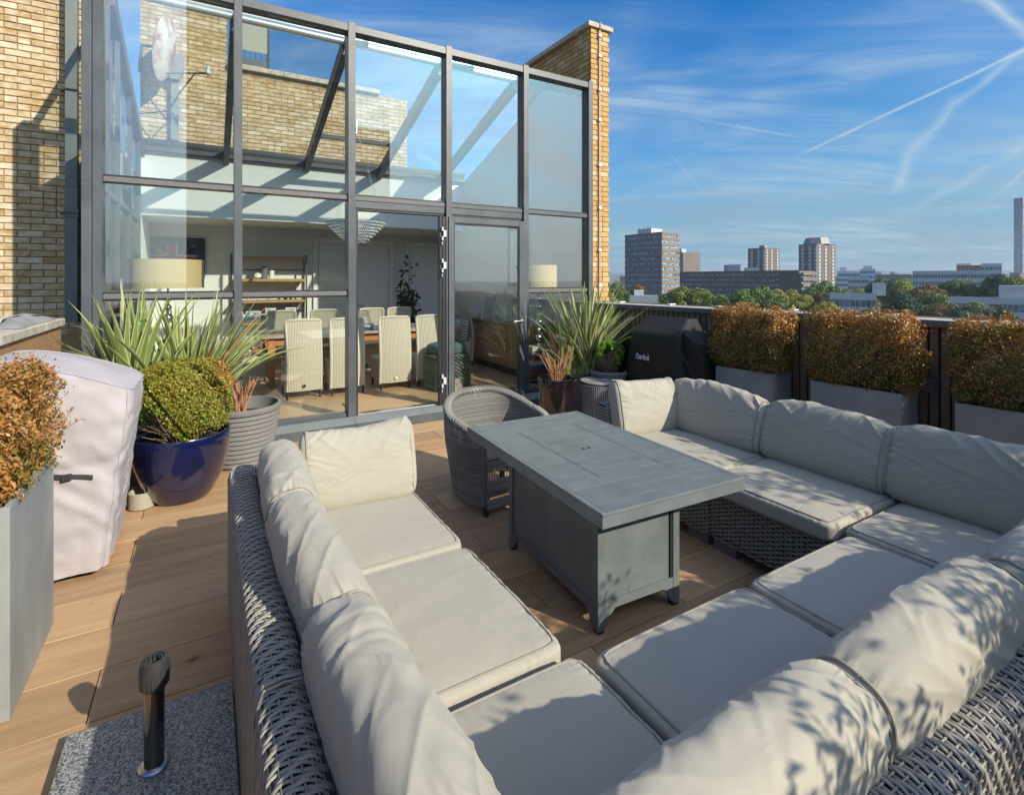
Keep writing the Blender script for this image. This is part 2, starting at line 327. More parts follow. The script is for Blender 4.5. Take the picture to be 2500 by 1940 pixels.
def weave_profile(name, prof, x0, x1, M, parent, mat_=None, pitch=.0110, stake=.0215, amp=.0036, r=.0053, twill=True, q=4):
    """strands follow the 2D section (y,z), stepping along x; stakes run along x"""
    s, pts, nr = section_pts(prof, stake/q); n = int((x1-x0)/pitch)
    xs = x0+(np.arange(n)+.5)*pitch; ph = (np.arange(n) % 4)*PI/2 if twill else (np.arange(n) % 2)*PI
    om = PI/(2*stake) if twill else PI/stake
    off = amp*np.clip(1.5*np.sin(om*s[None, :]+ph[:, None]), -1, 1)
    P = np.empty((n, len(s), 3)); P[..., 0] = xs[:, None]+(RNG.random((n, 1))-.5)*pitch*.25+np.cos(om*s[None, :]+ph[:, None])*pitch*.22
    P[..., 1] = pts[None, :, 0]+nr[None, :, 0]*off; P[..., 2] = pts[None, :, 1]+nr[None, :, 1]*off
    Nn = np.zeros_like(P); Nn[..., 1] = nr[None, :, 0]; Nn[..., 2] = nr[None, :, 1]
    parts = [tubes_np(P, r, 5, .75, Nn)]
    k = np.arange(stake/2, s[-1], stake); sy = np.interp(k, s, pts[:, 0]); sz = np.interp(k, s, pts[:, 1])
    Q = np.zeros((len(k), 2, 3)); Q[:, 0, 0] = x0; Q[:, 1, 0] = x1; Q[..., 1] = sy[:, None]; Q[..., 2] = sz[:, None]
    parts.append(tubes_np(Q, .0028, 4))
    V, F = join_np(parts); Mn = np.array(M); V = V @ Mn[:3, :3].T+Mn[:3, 3]
    o = mesh_obj(name, V, F, mat_ or WICK, parent, True); o['kind'] = 'stuff'; return o
def leaves_np(C, Nn, size, aspect=.5, jitter=.9, seed=0):
    rg = np.random.default_rng(seed); n = len(C); d = Nn+rg.normal(0, jitter, (n, 3)); d /= np.linalg.norm(d, axis=1, keepdims=True)+1e-9
    u = np.cross(d, rg.normal(0, 1, (n, 3))); u /= np.linalg.norm(u, axis=1, keepdims=True)+1e-9; w = np.cross(d, u)
    sz = size*(.6+.8*rg.random((n, 1))); V = np.stack([C-u*sz*.5, C+w*sz*aspect*.5+d*sz*.08, C+u*sz*.5, C-w*sz*aspect*.5+d*sz*.08], 1).reshape(-1, 3)
    return V, np.arange(4*n).reshape(n, 4)

# ------------------------------------------------------------ points of the place, measured from the camera's station
FW = Vector((math.sin(YAW), math.cos(YAW), 0)); RT = Vector((math.cos(YAW), -math.sin(YAW), 0))
def onY(u, v, Y):
    d_ = FW+RT*((u-1250)/1265); d = Y/d_.y; return Vector((d*d_.x, Y, 1.7+(680-v)/1265*d))
def far(u, v, d): p = FW*d+RT*((u-1250)/1265*d); return Vector((p.x, p.y, 1.7+(680-v)/1265*d))

# ------------------------------------------------------------ ground, terrace and walls
g = MB().add([(-3500, -3500, -20), (3500, -3500, -20), (3500, 3500, -20), (-3500, 3500, -20)], [(0, 1, 2, 3)]).go('ground', mat('far_ground', (.06, .08, .035), (.14, .13, .11), .95, .02)); struct(g)
blk = thing('apartment_block', 'brick apartment block carrying the roof terrace', 'building', (2, 5, -20))
B('wall', BRICK, -1.6, 6.4, -2.6, 16, -20, -.05, blk, world=True)
deck = B('deck', GROUT, -1.06, 5.6, -2.0, 5.99, -.05, -.008); struct(deck)
LT = 1.285; PY = .3255; full_tile = None
for i in range(-14, 11):
    y0 = 2.533+PY*i; y1 = min(y0+PY, 5.985)
    if y1-y0 < .03: continue
    j0 = -.40+(LT/2 if i % 2 else 0)-LT*2
    for k in range(8):
        a, b = j0+k*LT, j0+(k+1)*LT; a, b = max(a, -1.055), min(b, 5.58)
        if b-a < .02: continue
        o = MB().box(-(b-a)/2+.002, (b-a)/2-.002, -(y1-y0)/2+.0022, (y1-y0)/2-.0022, -.006, 0, None, .0015)
        if abs(b-a-LT) < 1e-4 and abs(y1-y0-PY) < 1e-4:
            if full_tile is None: t_ = o.go('plank', TILE, deck); full_tile = t_.data
            else: t_ = mesh_obj('plank', None, None, None, deck, mesh=full_tile)
        else: t_ = o.go('plank', TILE, deck)
        t_.location = ((a+b)/2, (y0+y1)/2, random.uniform(-.0006, .0006))

def bricks(parent, x0, x1, z0, z1, M, m, vis=None, limit=300, head=False, seed=1, proud=.008):
    """courses of separate bricks over a mortar bed; local x along the wall, y out of it (negative), z up"""
    rg = random.Random(seed); n = 0; st = MB(); PX, PZ = .225, .075
    shared = {}
    row = 0; z = z0
    while z < z1-.02:
        zt = min(z+.065, z1); x = x0-(PX/2 if row % 2 else 0)
        while x < x1-.01:
            a, b = max(x, x0), min(x+PX-.010, x1)
            if b-a > .02:
                bb = rg.random() < .12 and b-a > .2
                segs = [(a, a+.102), (a+.112, b)] if bb else [(a, b)]
                for a_, b_ in segs:
                    p = proud+rg.uniform(-.0025, .002)
                    if (vis is None or vis(a_, b_, z)) and n < limit:
                        key = (round(b_-a_, 3), round(zt-z, 3))
                        if key not in shared:
                            o = MB().box(-key[0]/2, key[0]/2, -.012, .03, -key[1]/2, key[1]/2, None, .004).go('brick', m, parent); shared[key] = o.data
                        else: o = mesh_obj('brick', None, None, None, parent, mesh=shared[key])
                        o.matrix_local = M @ Matrix.Translation(((a_+b_)/2, -p+.010, (z+zt)/2)) @ Matrix.Rotation(rg.uniform(-.006, .006), 4, 'Y'); n += 1
                    else: st.box(a_, b_, -p, .02, z, zt, M)
            x += PX
        z += PZ; row += 1
    if st.v: o = st.go('brickwork', m, parent); o['kind'] = 'stuff'
    return n
I4 = Matrix.Identity(4)
# left brick wall set back behind the terrace end
bw = thing('brick_wall', 'tall sunlit yellow stock brick wall at the left edge', 'wall', (-2.5, 7.84, 0))
B('mortar_bed', MORTAR, -6, -.98, 7.86, 8.2, 0, 8.5, bw, world=True)
bricks(bw, -3.5, 1.5, 1.05, 6.0, Matrix.Translation((0, .016, 0)), BRICK, lambda a, b, z: a-2.5 > -2.15 and 1.35 < z < 4.95, 300, seed=3)
B('brickwork', BRICK, -6, -.98, 7.85, 8.15, 6.0, 8.3, bw, world=True)['kind'] = 'stuff'
dp = thing('drainpipe', 'square grey drainpipe fixed to the left brick wall', 'drainpipe', (-1.34, 7.7, 1.2))
B('pipe', PIPE, -1.40, -1.285, 7.66, 7.775, 1.2, 2.74, dp, .004, world=True); B('pipe', PIPE, -1.397, -1.288, 7.663, 7.772, 2.74, 8, dp, .004, world=True)
B('collar', PIPE, -1.41, -1.275, 7.65, 7.785, 2.40, 2.50, dp, .004, world=True)
for z in (2.45, 3.86):
    b_ = MB().box(-1.46, -1.22, 7.79, 7.81, z-.008, z+.008).box(-1.41, -1.275, 7.645, 7.655, z-.008, z+.008)
    for x in (-1.445, -1.235): b_.lathe([(.018, 0), (.018, .01)], 10, (x, 7.80, z))
    b_.go('bracket', FRAME_D, dp, world=True)
# right brick pier
pier = thing('brick_pier', 'tall orange brick pier with a stone cap at the end of the glazing', 'brick pier', (5.04, 6.0, 0))
B('mortar_bed', MORTAR, 4.885, 5.205, 5.995, 7.75, 0, 5.40, pier, world=True)
bricks(pier, -.17, .18, .6, 5.39, Matrix.Translation((0, -.004, 0)), BRICK_O, lambda a, b, z: z > 1.2, 200, seed=5)
bricks(pier, -1.75, -.02, 3.6, 5.39, Matrix.Translation((-.157, 0, 0)) @ Matrix.Rotation(-PI/2, 4, 'Z'), BRICK_O, lambda a, b, z: z > 4.3, 110, seed=6)
B('brickwork', BRICK_O, 5.20, 5.212, 6.0, 7.75, 0, 5.39, pier, world=True)['kind'] = 'stuff'
B('cap_stone', STONE, 4.80, 5.27, 5.95, 7.8, 5.40, 5.475, pier, .006, world=True)
cab = MB().box(5.005, 5.035, 5.965, 5.975, 1.38, 5.40).box(5.005, 5.035, 5.935, 5.945, 5.395, 5.49).box(5.005, 5.035, 5.935, 6.4, 5.475, 5.482)
tape = tag(cab.go('conductor_tape', mat('conductor_tape', (.36, .27, .23), None, .6)), 'pinkish metal conductor strip running up the brick pier', 'conductor strip')
for z in (1.6, 2.12, 2.75, 3.38, 4.05, 4.5, 5.0, 5.3): B('clip', mat('clip_white', (.7, .7, .7), None, .5), 4.995, 5.045, 5.945, 5.98, z-.02, z+.02, tape)
# right parapet, local x runs towards the camera side
A0 = math.atan2(-.9935, .1136); PM = Matrix.Translation((4.78, 5.24, 0)) @ Matrix.Rotation(A0, 4, 'Z')
rp = thing('parapet_wall', 'low dark slatted parapet with concrete coping behind the hedges', 'parapet', (4.78, 5.24, 0), A0)
B('wall', BRICK, -.78, 7.6, .11, .40, -.4, 1.30, rp)
B('backing', FRAME_D, -.78, 7.6, .095, .109, 0, 1.298, rp)
sm = None
for i in range(112):
    x = -.74+i*.074
    if sm is None: o = B('slat', SLAT, -.0285, .0285, .06, .094, .01, 1.296, rp, .002); sm = o.data
    else: o = mesh_obj('slat', None, None, None, rp, mesh=sm)
    o.location = (x, random.uniform(-.0015, .0015), 0)
x = -.78
for i, l in enumerate((.95, .93, .92, .95, .94, .93, .95, .92, .86)):
    o = B('coping_stone', STONE, x+.002, x+l-.002, 0, .46, 1.302, 1.36, rp, .004); o.location.z = random.uniform(-.001, .001)
    B('stone_edge', CONC_F, x+.003, x+l-.003, -.003, .001, 1.304, 1.356, rp)
    x += l
# left parapet
lp = thing('parapet_wall', 'sunny left parapet with pale stone coping and tan slats', 'parapet', (-1.05, 5.75, 0))
B('wall', BRICK, -1.40, -1.14, -2.2, 5.74, -.4, 1.30, lp, world=True); B('backing', mat('tan_gap', (.10, .06, .03), None, .8), -1.139, -1.10, -2.1, 5.74, 0, 1.298, lp, world=True)
sm = None
for i in range(66):
    if sm is None: o = B('slat', SLAT_L, -.048, -.02, -.0185, .0185, .01, 1.296, lp, .002); sm = o.data
    else: o = mesh_obj('slat', None, None, None, lp, mesh=sm)
    o.location = (0, -.03-i*.041, 0)
y = 5.745
for l in (.60, 1.0, .98, 1.0, .97, 1.0, .98, 1.0): B('coping_stone', STONE, -1.52, -1.045, y-l+.003, y, 1.302, 1.362, lp, .005, world=True); y -= l
# rear parapet behind the camera
bp_ = thing('parapet_wall', 'rear parapet of the terrace beside the camera', 'parapet', (2, -1.9, 0))
B('wall', SLAT, -1.05, 5.6, -2.2, -1.95, -.4, 1.30, bp_, world=True); B('coping_stone', STONE, -1.1, 5.7, -2.3, -1.9, 1.302, 1.36, bp_, world=True)
# conductor cables lying along the right coping
cb = thing('conductor_cable', 'thin twin cable clipped along the concrete coping', 'cable', (4.78, 5.24, 1.36), A0)
for yo in (.20, .27):
    pts = [(q*.25-.7, yo+.02*math.sin(q*1.3+yo*30)+.015*math.sin(q*.5), .008) for q in range(34)]
    MB().tube(pts, .0045, 6).go('cable', mat('cable_grey', (.30, .27, .24), None, .6), cb, True)
for xc in (-.2, .62, 1.28, 2.12, 3.0, 3.9, 4.9): B('clip', mat('clip_white', (.7, .7, .7), None, .5), xc-.03, xc+.03, .18, .29, 0, .022, cb, .004)

# ------------------------------------------------------------ glazed dining room
rm = thing('dining_room', 'white walled dining room behind the glazed front', 'room', (2, 8, .12))
fl = B('floor', GROUT, -.93, 4.86, 6.12, 12.0, .0, .112); struct(fl); fl.name = 'interior_floor'
FLW = mat('interior_board', (.52, .33, .17), (.62, .42, .24), .35, 2.2, stretch=(.8, 7, 1), island=[(.46, .31, .18), (.40, .26, .15), (.50, .36, .22)])
for i in range(18):
    y0 = 6.125+i*.3255; y1 = min(y0+.3255, 11.99)
    for k in range(6):
        a = max(-.925, -1.6+k*LT+(LT/2 if i % 2 else 0)); b = min(4.855, -1.6+(k+1)*LT+(LT/2 if i % 2 else 0))
        if b-a > .03 and y1-y0 > .03: B('plank', FLW, a+.002, b-.002, y0+.002, y1-.002, .112, .12, fl)
B('upstand', WHITE, -.93, 4.86, 10.40, 10.415, 2.75, 3.83, rm, world=True)
B('ceiling', GREYW, -.93, 4.86, 10.416, 11.9, 2.75, 2.85, rm, world=True)
B('back_wall', GREYW, -.95, 4.88, 11.9, 12.05, .12, 2.749, rm, world=True)
MB().prism([(6.14, .0), (6.14, 4.40), (7.2, 4.86), (10.4, 3.8), (10.4, 2.86), (12.05, 2.86), (12.05, .0)], 4.862, 4.882, 'x').go('side_wall', GREYW, rm, world=True)
B('side_wall', WHITE, -.96, -.932, 9.95, 12.05, 0, 3.85, rm, world=True)
B('skirting', DOORW, -.93, 4.86, 11.885, 11.899, .12, .25, rm, world=True)
for x, y in ((0.35, 11.1), (1.75, 11.1), (3.35, 11.1), (4.2, 11.1)): MB().lathe([(.055, -.004), (.055, 0)], 16, (x, y, 2.75)).go('downlight', mat('downlight', (.12, .12, .12), None, .4), rm, world=True)
# side glazing at the left
sg = thing('side_glazing', 'dark framed glazed gable at the left end of the dining room', 'glazing', (-.93, 8, .12))
DKG = mat('dark_glazing', (.035, .05, .062), None, .12, spec=.6)
MB().prism([(6.2, .12), (6.2, 3.75), (7.84, 3.34), (9.95, 3.34), (9.95, .12)], -.965, -.95, 'x').go('pane', DKG, sg, world=True)
MB().prism([(6.2, 3.76), (6.2, 4.42), (7.2, 4.85), (9.95, 3.9), (9.95, 3.36), (7.84, 3.36)], -.965, -.958, 'x').go('pane', GLASSR, sg, world=True)
for y in (6.2, 6.95, 7.7, 8.8, 9.9): B('post', FRAME, -.949, -.90, y, y+.05, .12, min(4.42+.41*(y-6.2), 4.95-.337*(y-7.2)) if y < 7.2 else 4.9-.337*(y-7.2), sg, world=True)
for z in (1.5, 2.6): B('rail', FRAME, -.948, -.91, 6.25, 9.9, z, z+.06, sg, world=True)
# the glazed front
gf = thing('glass_facade', 'tall grey framed glass facade of the dining room', 'glass wall', (2, 6, .12))
XM = [(-.89, -.82), (.234, .307), (1.361, 1.44), (2.545, 2.623), (3.671, 3.749), (4.783, 4.859)]
ZT = 4.56
B('post', FRAME, -.97, -.895, 5.93, 6.12, .02, 4.62, gf, .003, world=True)
for i, (a, b) in enumerate(XM):
    B('mullion', FRAME, a, b, 5.925, 6.10, .13, 4.62 if i == 0 else ZT+.02, gf, .003, world=True)
    if i: MB().box(a+.02, b-.02, 5.9235, 5.9245, .13, .1301).go('seam', FRAME_D, gf, world=True)
for i in range(5):
    a, b = XM[i][1]+.001, XM[i+1][0]-.001
    B('top_rail', FRAME, a, b, 5.935, 6.09, 4.475, ZT, gf, .003, world=True)
    B('transom', FRAME_W if i < 3 else FRAME, a, b, 5.95, 6.08, 2.585, 2.635, gf, .004, world=True); B('gasket', FRAME_D, a, b, 5.962, 6.07, 2.636, 2.655, gf, world=True)
    B('pane', GLASSP, a, b, 6.005, 6.015, 2.636, 4.474, gf, world=True)
    if i in (0, 1, 4):
        B('transom', FRAME_W, a, b, 5.95, 6.08, 1.51, 1.56, gf, .004, world=True); B('gasket', FRAME_D, a, b, 5.962, 6.07, 1.561, 1.575, gf, world=True); B('gasket', FRAME_D, a, b, 5.962, 6.07, 1.492, 1.509, gf, world=True)
        B('pane', GLASSP, a, b, 6.005, 6.015, 1.562, 2.584, gf, world=True); B('pane', GLASSP, a, b, 6.005, 6.015, .19, 1.509, gf, world=True)
        B('bottom_rail', FRAME, a, b, 5.96, 6.08, .15, .19, gf, .003, world=True)
    else: B('door_header', FRAME, a, b, 5.955, 6.08, 2.50, 2.584, gf, .004, world=True); B('gasket', FRAME_D, a, b, 5.965, 6.07, 2.475, 2.499, gf, world=True)
xs_ = [-.97, .30, 1.43, 2.60, 3.70, 4.86]
for i in range(5):
    B('sill', FRAME, xs_[i]+.001, xs_[i+1]-.001, 5.80, 5.91, 0.001, .085, gf, .003, world=True)
    MB().prism([(5.84, .086), (5.92, .150), (6.11, .150), (6.11, 0.0), (5.915, 0.0), (5.915, .086)], xs_[i]+.0012, xs_[i+1]-.0012, 'x').go('sill', PIPE, gf, world=True)
B('threshold', STEEL, 1.442, 2.54, 5.97, 6.06, .151, .158, gf, world=True)
# door jamb, open folded leaf and the closed leaf with its lever handle
B('door_jamb', FRAME_D, 1.441, 1.475, 5.96, 6.07, .152, 2.474, gf, world=True); B('door_jamb', FRAME, 1.44, 1.452, 5.945, 5.958, .152, 2.474, gf, world=True)
fd = thing('folded_door', 'folded black door leaf edge with white hinges at the opening', 'door leaf', (2.5, 5.95, .15))
B('leaf', FRAME_D, 2.445, 2.535, 5.90, 5.96, .155, 2.46, fd, .003, world=True); B('seal', mat('seal', (.008, .008, .008), None, .9), 2.476, 2.484, 5.896, 5.90, .155, 2.46, fd, world=True)
B('leaf_edge', FRAME, 2.53, 2.548, 5.888, 5.899, .155, 2.46, fd, world=True)
for zc in (2.22, 1.83, .42):
    for dx, dz, w_, h_ in ((-.06, .085, .022, .05), (-.03, .03, .038, .085), (-.06, -.03, .022, .05), (-.065, -.09, .010, .04)):
        B('hinge', mat('hinge_white', (.5, .5, .52), None, .4), 2.535+dx-w_/2, 2.535+dx+w_/2, 5.872, 5.896, zc+dz-h_/2, zc+dz+h_/2, fd, .003, world=True)
dl = thing('glass_door', 'closed grey framed glass door leaf with a steel lever handle', 'door', (3.14, 5.93, .15))
x0, x1, z0, z1 = 2.56, 3.655, .155, 2.465
for q in ((x0, x0+.075, z0, z1), (x1-.075, x1, z0, z1)): B('stile', FRAME, q[0], q[1], 5.885, 5.945, q[2], q[3], dl, .004, world=True)
for q in ((z0, z0+.085), (z1-.075, z1)): B('rail', FRAME, x0+.0755, x1-.0755, 5.887, 5.943, q[0], q[1], dl, .004, world=True)
B('gasket', FRAME_D, x0+.076, x0+.084, 5.89, 5.94, z0+.086, z1-.076, dl, world=True); B('gasket', FRAME_D, x1-.084, x1-.076, 5.89, 5.94, z0+.086, z1-.076, dl, world=True); B('gasket', FRAME_D, x0+.085, x1-.085, 5.89, 5.94, z1-.084, z1-.0765, dl, world=True)
pn = B('pane', GLASSP, 0, .92, -.005, .005, 0, 2.12, dl); pn.location = (x0+.088-3.14, -.018, z0+.09-.15)
hd = B('handle_plate', STEEL, x1-.055, x1-.02, 5.875, 5.884, 1.05, 1.20, dl, .003, world=True); B('lock_plate', STEEL, x1-.055, x1-.02, 5.875, 5.884, .86, .97, dl, .003, world=True)
MB().tube([(x1-.037, 5.885, 1.14), (x1-.037, 5.835, 1.14), (x1-.06, 5.83, 1.14), (x1-.19, 5.83, 1.137)], .010, 10).go('lever', STEEL, dl, True, world=True)
MB().lathe([(.008, 0), (.008, .02)], 10, (x1-.037, 5.868, .92)).go('keyhole', FRAME_D, dl, world=True)
# glass roof
gr = thing('glass_roof', 'pitched glass roof over the dining room with dark steel rafters', 'glass roof', (2, 8, 4.5))
def roofz(y): return 4.50+(y-6.1)*.41 if y < 7.2 else 4.95-(y-7.2)*.328
RF = mat('rafter', (.085, .09, .095), (.12, .125, .125), .5, 6)
xr = [-.93, .286, 1.61, 2.99, 4.30, 4.88]
for x in xr[:-1]:
    MB().prism([(7.2, roofz(7.2)-.02), (10.42, roofz(10.42)-.02), (10.42, roofz(10.42)-.20), (7.2, roofz(7.2)-.22)], x-.045, x+.045, 'x').go('rafter', RF, gr, world=True)
    MB().prism([(6.1, roofz(6.1)-.02), (7.19, roofz(7.19)-.02), (7.19, roofz(7.19)-.10), (6.1, roofz(6.1)-.10)], x-.022, x+.022, 'x').go('rafter', RF, gr, world=True)
for a, b in zip(xr[:-1], xr[1:]):
    for ya, yb in ((6.11, 7.19), (7.21, 10.40)):
        za, zb = roofz(ya), roofz(yb); MB().prism([(ya, za), (yb, zb), (yb, zb+.01), (ya, za+.01)], a+.002, b-.002, 'x').go('pane', GLASSR, gr, world=True)
MB().tube([(-.93, 7.2, 4.90), (4.86, 7.2, 4.90)], .045, 16).go('ridge_tube', mat('ridge_silver', (.75, .77, .78), None, .3, metal=.6), gr, True, world=True)
B('wall_beam', RF, -.93, 4.86, 10.30, 10.40, 3.80, 3.87, gr, world=True); B('wall_beam', FRAME_D, -.93, 4.86, 10.33, 10.41, 3.871, 4.0, gr, world=True)
B('cross_bar', RF, 1.64, 2.96, 9.35, 9.43, 4.13, 4.20, gr, world=True)
# brick storey behind the glass roof
ub = thing('brick_wall', 'upper brick storey seen through the glass roof', 'wall', (0, 10.44, 3))
B('mortar_bed', MORTAR, -.95, 3.6, 10.462, 16, 2.86, 5.42, ub, world=True); B('mortar_bed', MORTAR, -.95, .30, 10.463, 14, 5.42, 8, ub, world=True)
bricks(ub, -.95, 3.6, 1.0, 2.41, Matrix.Translation((0, .018, 0)), BRICK, lambda a, b, z: True, 300, seed=9)
bricks(ub, -.95, .30, 2.42, 4.6, Matrix.Translation((0, .018, 0)), BRICK, lambda a, b, z: False, 0, seed=10)
for a in (.31, 1.21, 2.11): B('coping_stone', STONE, a, a+.895, 10.36, 10.8, 5.42, 5.51, ub, .006, world=True)
hp = thing('drainpipe', 'grey hopper head and downpipe on the upper brick storey', 'drainpipe', (-.33, 10.4, 4))
p = onY(427, 300, 10.36); B('pipe', PIPE, p.x-.055, p.x+.055, 10.30, 10.42, 4.0, 5.2, hp, .004, world=True)
MB().prism([(p.x-.06, 5.0), (p.x+.06, 5.0), (p.x+.13, 5.18), (p.x+.13, 5.42), (p.x-.13, 5.42), (p.x-.13, 5.18)], 10.22, 10.42, 'y').go('hopper', PIPE, hp, world=True)
ds = thing('satellite_dish', 'rusty satellite dish on the brick storey seen through the glass', 'satellite dish', (-.42, 9.95, 4.9))
Md = Matrix.Translation(onY(402, 118, 9.95)) @ Matrix.Rotation(R(75), 4, 'Z') @ Matrix.Rotation(R(100), 4, 'X')
m_ = MB().lathe([(1e-5, .09), (.15, .082), (.30, .055), (.42, .012), (.45, 0), (.44, -.008), (.30, .045), (.15, .07), (1e-5, .078)], 40); m_.v = [Md @ Vector((v[0]*.95, v[1]*1.15, v[2])) for v in m_.v]
m_.go('dish', mat('rusty_dish', (.75, .72, .64), (.42, .20, .12), .6, 2.2, contrast=(.42, .56)), ds, True, world=True)
pc = onY(402, 118, 9.95); lp_ = onY(508, 178, 9.4)
MB().tube([pc+Vector((.02, 0, -.40)), lp_], .012, 8).tube([pc+Vector((.05, 0, 0)), pc+Vector((-.30, .05, 0)), pc+Vector((-.33, .12, -.25)), pc+Vector((-.36, .40, -.3))], .028, 10).go('arm', PIPE, ds, True, world=True)
MB().sphere(lp_, .045).tube([lp_, lp_+Vector((0, 0, .10))], .03, 8).go('receiver', mat('lnb', (.55, .56, .55), None, .5), ds, True, world=True)
MB().tube([lp_+Vector((.02, .02, 0)), lp_+Vector((-.18, .1, -.02)), lp_+Vector((-.38, .25, -.3)), lp_+Vector((-.55, .5, -.55)), lp_+Vector((-.95, .9, -.55))], .011, 8).go('cable', FRAME_D, ds, True, world=True)
vb = thing('vent_screen', 'perforated metal screen standing on the upper coping', 'metal screen', (.6, 10.5, 5.5))
B('frame', FRAME, .38, .95, 10.45, 10.52, 5.52, 5.66, vb, world=True); B('mesh', mat('mesh_metal', (.42, .42, .36), (.25, .25, .22), .6, 80), .38, .95, 10.45, 10.46, 5.80, 6.4, vb, world=True)
for q in range(7): B('bar', FRAME_D, .40+q*.088, .41+q*.088, 10.47, 10.49, 5.66, 5.8, vb, world=True)
B('post', FRAME_D, .951, .985, 10.44, 10.52, 5.52, 6.45, vb, world=True)
# tower block behind the camera that the upper glass mirrors
tb = thing('tower_block', 'grey office tower standing across the street behind the terrace', 'building', (13, -100, -20))
B('wall', mat('tower_grey', (.16, .15, .14), None, .8), -3.3, 27, -125, -100, -20, 66, tb, world=True); B('wall', mat('tower_grey'  , (.16, .15, .14), None, .8), 27.01, 34.5, -122, -99.5, -20, 34, tb, world=True)
tg = mat('tower_window', (.03, .04, .05), None, .15)
for k in range(24):
    B('window_band', tg, -2.5, 26.2, -99.98, -99.9, -17+k*3.4, -15.2+k*3.4, tb, world=True)
    if k < 14: B('window_band', tg, 27.8, 33.7, -99.48, -99.4, -17+k*3.4, -15.2+k*3.4, tb, world=True)

